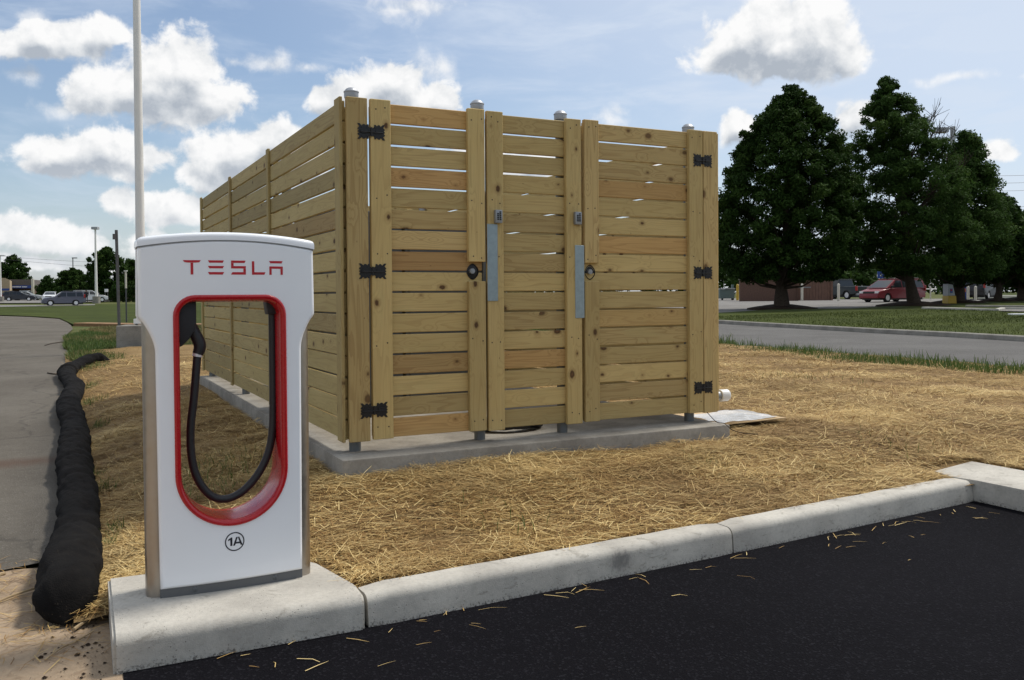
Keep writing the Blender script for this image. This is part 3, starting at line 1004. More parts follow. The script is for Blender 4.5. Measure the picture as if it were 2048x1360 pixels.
# left: mown lawn, lane, lot and verge
struct(poly_sheet('lawn', px_poly([(-400, 635), (-120, 630), (0, 631), (60, 633), (118, 637), (134, 644), (146, 650), (240, 652), (420, 652), (700, 655), (700, 607), (420, 606), (200, 609), (128, 611.8), (60, 612.2), (-300, 613)]), 0.03, MAT['lawn'], 4))
struct(poly_sheet('far_lane', px_poly([(-300, 615.5), (0, 614.8), (60, 613.6), (128, 612.6), (190, 611), (190, 609.4), (128, 610.6), (60, 611.2), (-300, 612.2)]), 0.06, MAT['lotgrey'], 6))
struct(poly_sheet('far_lot', px_poly([(-300, 606), (0, 607), (80, 606.5), (190, 604.5), (226, 602.5), (226, 600.2), (110, 600.5), (60, 600), (-300, 601)]), 0.07, MAT['lotgrey'], 8))
struct(kerb_strip('dirt_kerb', px_poly([(420, 653), (320, 652), (240, 652), (146, 650)]), 0.9, 0.10, plain('orange_clay', (0.24, 0.135, 0.06), 0.95, var=0.2, scale=3), 0.1))

# ---- grass
def verge(n, xr, yr, keep, hgt, wd, mt, name='grass_verge', base=None, tl=(0.9, 1.5)):
    x = RNG.uniform(*xr, n)
    y = RNG.uniform(*yr, n)
    k = keep(x, y)
    x, y = x[k], y[k]
    h = hgt(x, y) * RNG.uniform(0.5, 1.25, len(x))
    z = (gz(x, y) if base is None else base(x, y)) - 0.01
    o = blades(name, np.stack([x, y, z], -1), h, wd * RNG.uniform(0.7, 1.3, len(x)), RNG.uniform(0, 2 * PI, len(x)),
               RNG.uniform(*tl, len(x)), mt, bend=0.4)
    return tag(o, kind='stuff')


def strip_r(x, y):
    c = 13.55 + 0.055 * (y - 9) + 0.25 * np.sin(y * 0.9)
    dn = fbm2(x, y, 41, 2.0, 3)
    return (np.abs(x - c) < 0.75 + 0.2 * dn) & (RNG.uniform(0, 1, len(x)) < 0.75 + 0.4 * dn)


verge(70000, (11.5, 16.5), (4, 30), strip_r, lambda x, y: (0.15 + 0.09 * fbm2(x, y, 44, 2.2, 4)) * RNG.uniform(0.35, 1.25, len(x)) + 0.10 * np.exp(-((y - 17.6) / 1.1) ** 2), 0.012, MAT['blade'],
      base=lambda x, y: np.minimum(mulch_h(x, y), 0.2))
# rough verge behind the straw, left of the enclosure
edge_pts = np.array([(0.25, 19.5), (0.12, 24), (0.05, 28), (0.0, 31.5), (0.6, 37), (2.0, 41)])


def strip_l(x, y):
    e = np.interp(y, edge_pts[:, 1], edge_pts[:, 0]) + 0.1 * np.sin(y * 1.3)
    t = np.where(x < 6, 20.2 + 0.15 * np.sin(x * 2.1), 18.5)
    return (x > e) & (y > t)


verge(120000, (0, 9.5), (19.5, 41), strip_l, lambda x, y: 0.17 + 0.06 * fbm2(x, y, 47, 0.9, 3), 0.017, MAT['dryblade'])
verge(26000, (0, 1.5), (20.2, 36), lambda x, y: strip_l(x, y) & (x < 1.1 + 0.3 * np.sin(y)), lambda x, y: 0.2 + 0 * x, 0.015, MAT['blade'])
def on_lawn(x, y):
    kx_ = np.interp(y, [q[1] for q in kerb_xy[:8]], [q[0] for q in kerb_xy[:8]])
    return (x > kx_ + 0.3) & (y < 31) & (y > 7)


xl, yl = scatter_bed(75000, 20, 40, 7, 32, on_lawn)
kq = RNG.uniform(0, 1, len(xl)) < np.clip(0.55 + 0.6 * fbm2(xl, yl, 91, 0.5, 4), 0.1, 1)
xl, yl = xl[kq], yl[kq]
tag(blades('lawn_grass', np.stack([xl, yl, gz(xl, yl) + 0.115], -1), RNG.uniform(0.03, 0.07, len(xl)), RNG.uniform(0.01, 0.022, len(xl)), RNG.uniform(0, 6.3, len(xl)),
           RNG.uniform(0.5, 1.4, len(xl)), MAT['lawnblade'], bend=0, seg=1, tone=RNG.beta(1.2, 2.2, len(xl))), kind='stuff')
verge(30000, (9.5, 26), (24, 46), lambda x, y: (x < np.interp(y, [24, 30, 44], [14.5, 15.6, 17.4])), lambda x, y: 0.2 + 0 * x, 0.02, MAT['blade'])
# tufts that come up through the straw
tx, ty = [], []
for (cx, cy, r, m) in ((0.22, 5.55, 0.06, 60), (0.26, 5.9, 0.05, 40), (0.24, 7.3, 0.07, 70), (0.23, 7.9, 0.06, 40), (0.33, 10.8, 0.1, 80), (0.3, 13.2, 0.16, 150), (0.35, 15.4, 0.14, 140), (0.5, 18.8, 0.3, 400),
                       (1.05, 7.0, 0.32, 260), (0.9, 6.4, 0.25, 110), (2.4, 4.75, 0.22, 25), (6.2, 5.2, 0.3, 40), (9.5, 9.5, 0.6, 120), (4.3, 5.3, 0.1, 20)):
    tx.append(RNG.normal(cx, r * 0.55, m))
    ty.append(RNG.normal(cy, r * 0.9, m))
tx, ty = np.concatenate(tx), np.concatenate(ty)
n = len(tx)
tag(blades('grass_tufts', np.stack([tx, ty, mulch_h(tx, ty)], -1), RNG.uniform(0.05, 0.13, n), RNG.uniform(0.003, 0.006, n), RNG.uniform(0, 6.3, n),
           RNG.uniform(0.5, 1.45, n), MAT['blade'], bend=0.4), kind='stuff')

# ---- kerb: three poured lengths, the first a wide block under the charger


def curb_run(a, b, wd, h=0.15, ra=0.045, back=None, name='curb_segment', parent=None):
    """Rounded kerb between plan points a and b; face on the right-hand (near) side."""
    A, B = Vector((a[0], a[1], 0)), Vector((b[0], b[1], 0))
    n_st = max(2, int((B - A).length / 0.12))
    t = (B - A).normalized()
    nn = Vector((-t.y, t.x, 0))
    prof = [(0.0, -0.2), (0.002, 0.0), (0.012, h - ra)]
    for k in range(1, 7):
        q = k / 6 * PI / 2
        prof.append((0.012 + ra * (1 - math.cos(q)), h - ra + ra * math.sin(q)))
    prof += [(wd - 0.012, h + 0.002), (wd, h - 0.012), (wd, -0.2)]
    mb = MB()
    vs, fs = [], []
    m = len(prof)
    for i in range(n_st + 1):
        f = i / n_st
        p = A.lerp(B, f)
        e = min(f, 1 - f) * (B - A).length
        rnd = 0.010 * max(0, 1 - e / 0.012)
        wob = 0.0035 * math.sin(i * 1.7) + 0.003 * mnoise.noise(Vector((p.x * 3, p.y * 3, 0)))
        for (o, z) in prof:
            q = p + nn * (o + (wob if z > 0 else 0) + (rnd if o < wd * 0.5 else -rnd))
            vs.append((q.x, q.y, z - (rnd if z > 0.05 else 0)))
    for i in range(n_st):
        for j in range(m - 1):
            fs.append((i * m + j, (i + 1) * m + j, (i + 1) * m + j + 1, i * m + j + 1))
    fs.append(tuple(range(m)))
    fs.append(tuple(n_st * m + j for j in range(m - 1, -1, -1)))
    mb.add(vs, fs)
    return mb.build(name, MAT['curb'], parent, sm=0.6)


curb = struct(empty('curb', (0, 0, 0)))
# block: its plan widens behind the charger and is chamfered at the far back corner
bm = bmesh.new()
plan = [(0.155, 3.845), (1.190, 3.835), (1.202, 4.02), (1.13, 4.42), (1.03, 4.62), (0.17, 4.66)]
f = bm.faces.new([bm.verts.new((x, y, -0.2)) for x, y in plan])
ex = bmesh.ops.extrude_face_region(bm, geom=[f])
tv = [e for e in ex['geom'] if isinstance(e, bmesh.types.BMVert)]
for v in tv:
    v.co.z = 0.152
bmesh.ops.recalc_face_normals(bm, faces=bm.faces)
front = [e for e in bm.edges if all(v.co.z > 0 for v in e.verts) and all(v.co.y < 3.9 for v in e.verts)]
bmesh.ops.bevel(bm, geom=front, offset=0.05, segments=6, affect='EDGES', profile=0.5)
side = [e for e in bm.edges if len(e.link_faces) == 2 and e.calc_face_angle(0) > 0.7]
bmesh.ops.bevel(bm, geom=side, offset=0.012, segments=2, affect='EDGES')
me = bpy.data.meshes.new('curb_segment')
bm.to_mesh(me)
bm.free()
smooth(me, 0.5)
tag(me_obj('curb_segment', me, MAT['curb'], curb), label='wide concrete block end of the kerb under the charging post')
curb_run((1.212, 3.838), (3.425, 3.955), 0.17, parent=curb)
curb_run((3.437, 3.956), (5.79, 4.132), 0.17, parent=curb)
mb = MB().prism([(5.80, -9), (5.795, 4.135), (5.76, 4.31), (5.83, 4.50), (6.42, 4.62), (6.46, -9)], -0.2, 0.152, 'xy')
tag(mb.build('curb_segment', MAT['curb'], curb, bevel=0.012, sm=0.5), label='wide flat return of the kerb coming forward at the corner')

# ---- concrete pad of the enclosure
mb = MB().prism([(1.69, 5.925), (5.09, 5.925), (5.09, 13.32), (1.72, 13.32)], 0.02, 0.372, 'xy')
struct(mb.build('concrete_pad', MAT['pad'], bevel=0.014, sm=0.5))

# ------------------------------------------------------------------ charging post
CH = empty('charging_post', (0.686, 4.20, 0.152))
tag(CH, 'white electric car charging post with red lined oval opening and looped black cable', 'charging post')
HW, HL, HM = 0.392, 0.318, 0.372      # half widths: head, column, metal body
DEP = 0.245
ZT = 1.572                            # where the lid seam meets the sides


def outline(z_top_side, crown, n_corner=6):
    """Half outline (right side, s>=0) from top centre to bottom centre, as stations."""
    P = []
    # top edge
    for i in range(13):
        s = (HW - 0.012) * i / 12
        P.append((s, z_top_side + crown * (1 - (s / HW) ** 2)))
    st_top = len(P)
    # corner
    P.append((HW - 0.003, z_top_side - 0.004))
    # side of the head down to the neck
    for i in range(7):
        z = z_top_side - 0.02 - (z_top_side - 0.02 - 1.265) * i / 6
        P.append((HW - 0.003 * (1 - i / 6), z))
    # neck: slant then reverse curve in to the column
    P += [(HW - 0.006, 1.252), (HW - 0.022, 1.232)]
    for i in range(1, 9):
        a = i / 8
        s = HL + 0.006 + (HW - 0.022 - HL - 0.006) * (1 - a) ** 1.9
        P.append((s, 1.232 - 0.135 * a ** 0.95))
    for i in range(1, 13):
        z = 1.097 - (1.097 - 0.040) * i / 12
        P.append((HL + 0.006 * (1 - i / 12), z))
    # bottom edge
    for i in range(1, 13):
        P.append((HL * (1 - i / 12), 0.040))
    return P


def hole_half(hw, top, bot, rc):
    """Half of the stadium opening from top centre to bottom centre as a dense polyline."""
    P = []
    for i in range(9):
        P.append(((hw - rc) * i / 8, top))
    for i in range(1, 9):
        a = PI / 2 * i / 8
        P.append((hw - rc + rc * math.sin(a), top - rc + rc * math.cos(a)))
    zc = bot + hw
    for i in range(1, 13):
        P.append((hw, top - rc + (zc - top + rc) * i / 12))
    for i in range(1, 17):
        a = PI / 2 * i / 16
        P.append((hw * math.cos(a), zc - hw * math.sin(a)))
    return P


def resample(P, ts):
    P = np.array(P)
    d = np.r_[0, np.cumsum(np.hypot(*(P[1:] - P[:-1]).T))]
    d /= d[-1]
    return np.stack([np.interp(ts, d, P[:, 0]), np.interp(ts, d, P[:, 1])], -1)


def bulge(s, front=True):
    return 0.030 * (s / HW) ** 2


out_half = np.array(outline(ZT, 0.036))
OZ = out_half
# match stations: hole points are found by a shared angle-like parameter so quads stay tidy
HOLE = dict(hw=0.2505, top=1.357, bot=0.296, rc=0.095)
keys_o = [0, 12, 21, 42, len(out_half) - 1]       # top centre, top corner, neck start, column foot, bottom centre
hp = np.array(hole_half(**HOLE))
hk_frac = []
# hole stations: top centre, middle of top corner, side just below the corner, foot of the straight side, bottom centre
keys_h = [0, 12, 16 + 2, 16 + 12, len(hp) - 1]


def seg_resample(P, k, counts):
    outp = []
    for (a, b2), c in zip(zip(k[:-1], k[1:]), counts):
        outp.append(resample(P[a:b2 + 1], np.linspace(0, 1, c + 1)[:-1]))
    outp.append(P[-1:])
    return np.concatenate(outp)


# keep the outer outline's own vertices, resample the hole to the same counts
counts = [b2 - a for a, b2 in zip(keys_o[:-1], keys_o[1:])]
ho = seg_resample(hp, keys_h, counts)
oo = out_half


def full(half):
    left = half[1:-1][::-1] * np.array([-1, 1])
    return np.concatenate([half, left])


O, H = full(oo), full(ho)
nO = len(O)


def inset_loop(P, d):
    """Move a closed loop inward by d (outline is clockwise from top centre)."""
    e = np.roll(P, -1, 0) - P
    e /= np.linalg.norm(e, axis=1)[:, None]
    n2 = np.stack([e[:, 1], -e[:, 0]], -1)
    n1 = np.roll(n2, 1, 0)
    k = 1 + (n1 * n2).sum(1)
    return P + (n1 + n2) / np.maximum(k, 0.6)[:, None] * d


def loft(loops, closed=False):
    """loops: list of (P2d, y, use_bulge)."""
    vs, fs = [], []
    for (P, y, bl) in loops:
        for s, z in P:
            vs.append((s, y + (bl * 0.030 * (s / HW) ** 2), z))
    m = len(loops[0][0])
    R_ = len(loops)
    for k in range(R_ if closed else R_ - 1):
        k2 = (k + 1) % R_
        for i in range(m):
            j = (i + 1) % m
            fs.append((k * m + i, k * m + j, k2 * m + j, k2 * m + i))
    return vs, fs


def shell_loops():
    L = []
    rad = 0.016
    # front face from hole to outline
    for k in range(25):
        t = k / 24
        L.append((H * (1 - t) + inset_loop(O, rad) * t, 0.0, 1.0))
    for k in range(1, 5):
        a = PI / 2 * k / 4
        L.append((inset_loop(O, rad * (1 - math.sin(a))), rad * (1 - math.cos(a)), 1.0))
    th_ = 0.075
    L.append((O, th_, 0.6))
    # inside face back to the hole
    for k in range(1, 5):
        t = k / 4
        L.append((O * (1 - t) + H * t, th_ + 0.003, 0.6))
    return L


vs, fs = loft(shell_loops(), closed=True)
sh = MB().add(vs, fs)
front = sh.build('front_shell', MAT['white'], CH, sm=0.7)
# true normals of the gently bowed face, so its reflection runs smoothly
nv = []
nf = 25 * nO
for v in front.data.vertices:
    if v.index < nf:
        nv.append(Vector((0.060 * v.co.x / HW ** 2, -1.0, 0.0)).normalized())
    else:
        nv.append(v.normal.copy())
front.data.normals_split_custom_set_from_vertices(nv)
back = me_obj('back_shell', front.data, None, CH)
back.rotation_euler = (0, 0, PI)
back.location = (0, DEP, 0)

# head block between the shells, lid above the seam
mb = MB()
zz = [(-HW + 0.006, 1.262), (-0.31, 1.262), (-0.31, 1.42), (0.31, 1.42), (0.31, 1.262), (HW - 0.006, 1.262), (HW - 0.006, ZT - 0.004), (-HW + 0.006, ZT - 0.004)]
mb.prism(zz, 0.05, DEP - 0.05)
mb.build('head_block', MAT['white'], CH)


def lid(z0, z1, crown0, crown1, grow):
    vs, fs = [], []
    N_, Mr = 24, 7
    rings = [(0.0, 0.0), (0.0, 0.5), (0.002, 0.72), (0.007, 0.87), (0.015, 0.96), (0.027, 1.0), (0.06, 1.01)]
    for (ins, fz) in rings:
        ring = []
        hw = HW + grow - ins
        for i in range(N_ + 1):
            s = -hw + 2 * hw * i / N_
            ring.append((s, -0.0015 + ins + 0.030 * (s / HW) ** 2, s))
        for i in range(N_ + 1):
            s = hw - 2 * hw * i / N_
            ring.append((s, DEP + 0.0015 - ins - 0.030 * (s / HW) ** 2, s))
        for (s, y, _) in ring:
            c = 1 - (s / HW) ** 2
            zb = z0 + crown0 * c
            zt = z1 + crown1 * c
            vs.append((s, y, zb + (zt - zb) * fz))
    m = 2 * (N_ + 1)
    for k in range(len(rings) - 1):
        for i in range(m):
            j = (i + 1) % m
            fs.append((k * m + i, k * m + j, (k + 1) * m + j, (k + 1) * m + i))
    b0 = (len(rings) - 1) * m
    for i in range(N_):
        fs.append((b0 + i, b0 + i + 1, b0 + m - 2 - i, b0 + m - 1 - i))
        fs.append((i + 1, i, m - 1 - i, m - 2 - i))
    return MB().add(vs, fs)


lid(ZT - 0.004, ZT + 0.0005, 0.0352, 0.0345, -0.0012).build('lid_seam', MAT['seam'], CH, sm=0.8)
lid(ZT + 0.001, ZT + 0.042, 0.034, 0.030, 0.001).build('lid', MAT['white'], CH, sm=0.9)

# brushed metal cheeks on either side of the column
for sg in (-1, 1):
    prof = []
    for k in range(9):
        a = PI / 2 * k / 8
        prof.append((sg * (HM - 0.055 + 0.055 * math.sin(a)), 0.050 + 0.05 * (1 - math.cos(a))))
    prof += [(sg * HM, DEP - 0.10)]
    for k in range(1, 9):
        a = PI / 2 * k / 8
        prof.append((sg * (HM - 0.055 + 0.055 * math.cos(a)), DEP - 0.10 + 0.05 * math.sin(a)))
    prof += [(sg * 0.262, DEP - 0.05), (sg * 0.262, 0.050)]
    vs = [(x, y, 0.0) for x, y in prof] + [(x, y, 1.30) for x, y in prof]
    n = len(prof)
    fs = [(i, (i + 1) % n, n + (i + 1) % n, n + i) for i in range(n)] + [tuple(range(n))[::-1], tuple(range(n, 2 * n))]
    MB().add(vs, fs).build('side_panel', MAT['steel'], CH, sm=0.5)
# lower block behind the front shell
mb = MB()
mb.prism([(-0.30, 0.0), (0.30, 0.0), (0.30, 0.27), (-0.30, 0.27)], 0.06, DEP - 0.06)
mb.build('lower_block', MAT['steel'], CH)
# grey foot strip with two bolts
vs, fs = [], []
N_ = 16
for z in (0.0, 0.043):
    for i in range(N_ + 1):
        s = -HL + 2 * HL * i / N_
        vs.append((s, 0.012 + 0.030 * (s / HW) ** 2, z))
    for i in range(N_ + 1):
        s = HL - 2 * HL * i / N_
        vs.append((s, DEP - 0.012 - 0.030 * (s / HW) ** 2, z))
m = 2 * (N_ + 1)
for i in range(m):
    j = (i + 1) % m
    fs.append((i, j, m + j, m + i))
for i in range(N_):
    fs.append((m + i, m + i + 1, 2 * m - 2 - i, 2 * m - 1 - i))
foot = MB().add(vs, fs).build('foot_strip', MAT['greybase'], CH, sm=0.6)
for s in (-0.172, 0.186):
    MB().lathe((0, 0, 0), [(0.011, 0), (0.011, 0.003), (0.006, 0.006), (0.0058, 0.003)], 12).build(
        'bolt', MAT['greybase'], foot, (s, 0.0125 + 0.030 * (s / HW) ** 2, 0.022), (PI / 2, 0, 0), sm=0.5)


# red liner: raised lip round the hole and the wall of the opening
def hole_full(grow):
    h = np.array(hole_half(HOLE['hw'] + grow, HOLE['top'] + grow, HOLE['bot'] - grow, HOLE['rc'] + grow))
    return full(h)


L = [(hole_full(0.001), 0.012, 1.0), (hole_full(0.0), -0.003, 1.0), (hole_full(-0.003), -0.008, 1.0), (hole_full(-0.009), -0.010, 1.0), (hole_full(-0.018), -0.008, 1.0),
     (hole_full(-0.024), -0.001, 1.0), (hole_full(-0.027), 0.008, 1.0), (hole_full(-0.027), 0.03, 0.8), (hole_full(-0.031), 0.06, 0.3), (hole_full(-0.033), DEP / 2, 0.0),
     (hole_full(-0.031), DEP - 0.06, -0.3), (hole_full(-0.027), DEP - 0.01, -1.0), (hole_full(-0.018), DEP + 0.008, -1.0), (hole_full(-0.006), DEP + 0.008, -1.0), (hole_full(0.001), DEP - 0.012, -1.0)]
vs, fs = loft(L)
MB().add(vs, fs).build('opening_liner', MAT['red'], CH, sm=0.9)

# lettering on the head: five letters, each its own plate of print
U = 0.0645          # cap height
LW = 0.0775


def face_y(s):
    return 0.030 * (s / HW) ** 2 - 0.0012


def letter(polys, x0, z0, name='letter', mt='redprint', th_=0.0009):
    vs, fs = [], []
    for P in polys:
        # split long shapes so they follow the face
        k = len(vs)
        n = len(P)
        for yy in (0, th_):
            for (a, b2) in P:
                s = x0 + a
                vs.append((s, face_y(s) + yy, z0 + b2))
        fs.append(tuple(range(k, k + n)))
        for i in range(n):
            fs.append((k + i, k + n + i, k + n + (i + 1) % n, k + (i + 1) % n))
    return MB().add(vs, fs).build(name, MAT[mt], CH)


q = U / 28.0        # one unit = one photo pixel of cap height
T_ = [[(0, 28), (34, 28), (31, 24), (24, 23.3), (9, 23.3), (3, 24.3)], [(14.5, 22.9), (19.5, 22.9), (19.5, 0), (14.5, 0)]]
E_ = [[(0, 28), (31, 28), (28.5, 23.3), (3, 23.3)], [(0, 17), (31, 17), (28.5, 12.3), (3, 12.3)], [(0, 5), (31, 5), (28.5, 0), (3, 0)]]
S_ = [[(1, 28), (30, 28), (27.5, 23.3), (1, 23.3)], [(1, 23.1), (5.8, 23.1), (5.8, 17.2), (1, 17.2)], [(1, 17), (30, 17), (30, 12.3), (1, 12.3)],
      [(25.2, 12.1), (30, 12.1), (30, 5.2), (25.2, 5.2)], [(3.5, 5), (30, 5), (30, 0), (0.5, 0)]]
L_ = [[(0, 27), (4.8, 27), (4.8, 5.2), (0, 5.2)], [(0, 5), (27.5, 5), (25, 0), (0, 0)]]
A_ = [[(0, 28), (28.5, 28), (26, 23.3), (2.5, 23.3)], [(0.5, 17), (28.5, 17), (28.5, 12.3), (0.5, 12.3)], [(0.5, 12.1), (5.2, 12.1), (5.2, 0), (0.5, 0)],
      [(23.7, 12.1), (28.5, 12.1), (28.5, 0), (23.7, 0)]]
zb = 1.4495
for (P, px) in ((T_, -0.2065), (E_, -0.1000), (S_, -0.0010), (L_, 0.0945), (A_, 0.1735)):
    letter([[(a * q * 0.98, b2 * q) for a, b2 in poly] for poly in P], px, zb)

# bay number: ring with figure and letter
rr = []
NB = 40
zc = 0.222
ring_v, ring_f = [], []
for r in (0.0435, 0.0385):
    for i in range(NB):
        a = 2 * PI * i / NB
        s = 0.001 + r * math.cos(a)
        ring_v.append((s, face_y(s), zc + r * math.sin(a)))
for i in range(NB):
    j = (i + 1) % NB
    ring_f.append((i, j, NB + j, NB + i))
MB().add(ring_v, ring_f).build('number_ring', MAT['blackprint'], CH)
one = [[(10, 0), (15, 0), (15, 22), (11, 22), (10, 20)], [(4.5, 17.5), (4.5, 13.5), (9.8, 16.5), (9.8, 20.6)]]
aa = [[(0, 0), (5, 0), (12.2, 22), (8.2, 22)], [(12.4, 22), (16, 22), (24.4, 0), (19.4, 0)], [(5.4, 4.6), (19, 4.6), (17.6, 8.6), (6.7, 8.6)]]
k = 0.0385 / 22
letter([[(a * k, b2 * k) for a, b2 in poly] for poly in one], -0.036, zc - 0.0185, 'figure', 'blackprint')
letter([[(a * k, b2 * k) for a, b2 in poly] for poly in aa], -0.0065, zc - 0.0185, 'letter', 'blackprint')

# connector holster, handle and the hanging cable
ym = DEP / 2


def cpt(X, Zw):
    return (X - 0.686, ym, Zw - 0.152)


def spline(pts, n=10):
    """Catmull-Rom through points."""
    P = [Vector(p) for p in pts]
    P = [P[0] * 2 - P[1]] + P + [P[-1] * 2 - P[-2]]
    o = []
    for i in range(1, len(P) - 2):
        a, b2, c, d = P[i - 1:i + 3]
        for k in range(n):
            t = k / n
            o.append(0.5 * ((2 * b2) + (c - a) * t + (2 * a - 5 * b2 + 4 * c - d) * t * t + (3 * b2 - a - 3 * c + d) * t ** 3))
    o.append(P[-2])
    return o


hol = MB().prism([(-0.232, 1.345), (-0.142, 1.345), (-0.142, 1.235), (-0.150, 1.195), (-0.175, 1.155), (-0.205, 1.125), (-0.232, 1.115)], ym - 0.045, ym + 0.045)
hol.build('holster', MAT['rubber'], CH, bevel=0.008, sm=0.6)
hp_ = spline([cpt(0.523, 1.375), cpt(0.540, 1.335), cpt(0.560, 1.288), cpt(0.5615, 1.262), cpt(0.553, 1.236)], 6)
MB().tube(hp_, [0.024 + 0.004 * math.sin(i / len(hp_) * 3.1) for i in range(len(hp_))], 14).build('connector_handle', MAT['rubber'], CH, sm=0.8)
MB().tube(spline([cpt(0.5555, 1.246), cpt(0.5525, 1.236), cpt(0.550, 1.224)], 3), 0.0225, 16).build('collar', MAT['alloy'], CH, sm=0.6)
cab = spline([cpt(0.551, 1.232), cpt(0.5455, 1.17), cpt(0.533, 1.03), cpt(0.5185, 0.91), cpt(0.5165, 0.80), cpt(0.530, 0.70), cpt(0.560, 0.625), cpt(0.607, 0.568), cpt(0.665, 0.548), cpt(0.730, 0.566),
              cpt(0.792, 0.617), cpt(0.843, 0.69), cpt(0.876, 0.775), cpt(0.891, 0.88), cpt(0.895, 1.02), cpt(0.8955, 1.2), cpt(0.8955, 1.40), cpt(0.895, 1.46)], 8)
MB().tube(cab, 0.0185, 14).build('cable', MAT['rubber'], CH, sm=0.9)
mb = MB().prism([(0.170, 1.345), (0.236, 1.345), (0.232, 1.262), (0.182, 1.262)], ym - 0.04, ym + 0.04)
mb.build('cable_gland', MAT['rubber'], CH, bevel=0.006, sm=0.6)

# ------------------------------------------------------------------ slatted timber enclosure
EN = empty('slat_enclosure', (1.795, 6.165, 0.372))
tag(EN, 'square enclosure of new yellow pine slats with double gates on a concrete pad', 'enclosure')
EX, EY, EZ = 1.795, 6.165, 0.372
_bc = {}


def board_mesh(L, Wd, T):
    key = (round(L, 3), round(Wd, 3), round(T, 3))
    if key not in _bc:
        _bc[key] = MB().box(-L / 2, L / 2, -T / 2, T / 2, -Wd / 2, Wd / 2).mesh('board', bevel=0.004, seg=1)
        _bc[key].materials.append(MAT['wood'])
    return _bc[key]


def board(name, parent, c, L, Wd, T=0.028, vert=False, along='x', tint=(1, 1, 1), jit=0.0015):
    """c in world coordinates; along: wall direction."""
    o = me_obj(name, board_mesh(L, Wd, T), None, parent)
    px = parent
    base = Vector((0, 0, 0))
    while px is not None:
        base += px.location
        px = px.parent
    o.location = Vector(c) - base + Vector((0, 0, 0))
    rz = PI / 2 if along == 'y' else 0.0
    if vert:
        o.rotation_euler = Euler((0, PI / 2, rz + random.uniform(-0.004, 0.004)), 'XYZ')
    else:
        o.rotation_euler = Euler((random.uniform(-0.006, 0.006), random.uniform(-jit, jit), rz), 'XYZ')
    o.color = (*tint, 1)
    return o


RED = (0.98, 0.83, 0.76)
PINK = (1.0, 0.92, 0.87)
N_SL, PITCH_SL, SL_W = 16, 0.1527, 0.1375
Z_TOP = 2.893


def slat_rows(parent, a, b2, fixed, along, red=(), pink=(), name='slat', gap_seed=0, zt=Z_TOP, tint=None):
    rg = random.Random(gap_seed)
    for i in range(N_SL):
        z = zt - SL_W / 2 - i * PITCH_SL + rg.uniform(-0.002, 0.002)
        t = RED if i in red else (PINK if i in pink else (1, 1, 1))
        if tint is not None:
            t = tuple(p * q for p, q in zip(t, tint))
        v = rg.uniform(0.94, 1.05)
        t = tuple(p * v for p in t)
        mid = (a + b2) / 2
        if along == 'x':
            c = (mid, fixed + rg.uniform(-0.001, 0.001), z)
        else:
            c = (fixed + rg.uniform(-0.001, 0.001), mid, z)
        board(name, parent, c, abs(b2 - a), SL_W, 0.028, along=along, tint=t)


YS = 6.181            # middle of the front slats
YB = 6.147            # middle of the upright boards laid over them


def hinge_mesh():
    def half(sg):
        P = [(0.004, 0.022), (0.018, 0.030), (0.020, 0.046), (0.030, 0.046), (0.036, 0.037), (0.046, 0.046), (0.056, 0.046), (0.064, 0.036), (0.078, 0.049), (0.093, 0.049), (0.080, 0.030), (0.093, 0.018),
             (0.084, 0.008), (0.093, 0.0)]
        P = P + [(a, -b2) for a, b2 in P[::-1][1:]]
        return [(sg * a * 1.1, b2 * 1.12) for a, b2 in P]
    mb = MB()
    for sg in (-1, 1):
        mb.prism(half(sg), -0.004, 0.002)
        mb.prism([(sg * 0.030, 0.016), (sg * 0.078, 0.012), (sg * 0.078, -0.012), (sg * 0.030, -0.016)], -0.009, -0.0035)
        for (a, b2) in ((0.03, 0.03), (0.03, -0.03), (0.07, 0.03), (0.07, -0.03)):
            mb.cyl((sg * a, -0.007, b2), 0.006, 0.004, 'y', 8)
    mb.cyl((0, -0.006, -0.032), 0.008, 0.064, 'z', 10)
    mb.cyl((-0.085, -0.010, -0.004), 0.004, 0.17, 'x', 8)
    me = mb.mesh('hinge', sm=0.6)
    me.materials.append(MAT['hinge'])
    return me


HG = hinge_mesh()


def gate(x0, x1, stile_l, stile_r, split_right, red, pink, hx, hzs, lab, seed):
    g = MB()
    zb = Z_TOP - N_SL * PITCH_SL + 0.014
    # back frame: two uprights and a diagonal brace
    for (a, b2) in ((x0 + 0.02, x0 + 0.11), (x1 - 0.11, x1 - 0.02)):
        g.box(a - EX, b2 - EX, 0.034, 0.072, zb - EZ + 0.01, Z_TOP - EZ - 0.02)
    go = g.build('gate', MAT['wood'], EN, bevel=0.003, seg=1)
    tag(go, label=lab)
    slat_rows(go, x0 + 0.012, x1 - 0.012, YS, 'x', red, pink, gap_seed=seed)
    for k, (a, b2) in enumerate((stile_l, stile_r)):
        cx, wd = (a + b2) / 2, b2 - a
        is_split = (k == 1) == split_right
        zt_ = Z_TOP + 0.018
        zbt = 0.462
        if not is_split:
            board('stile', go, (cx, YB, (zt_ + zbt) / 2), zt_ - zbt, wd, 0.038, True)
        else:
            board('stile', go, (cx, YB, (zt_ + 1.752) / 2), zt_ - 1.752, wd, 0.038, True)
            board('stile', go, (cx, YB, (1.605 + zbt) / 2), 1.605 - zbt, wd, 0.038, True)
    for z in hzs:
        me_obj('hinge', HG, None, go, (hx - EX, YB - 0.0195 - EY, z - EZ))
    return go


g1 = gate(1.979, 2.880, (1.979, 2.131), (2.741, 2.880), True, (0, 3, 7, 15), (12,), 1.984, (2.672, 1.676, 0.676), 'wide left gate of the enclosure with hinges on its left edge', 3)
g2 = gate(3.765, 4.972, (3.767, 3.905), (4.822, 4.970), False, (3, 6), (10,), 4.965, (2.650, 1.678, 0.680), 'wider right gate of the enclosure with hinges on its right edge', 5)

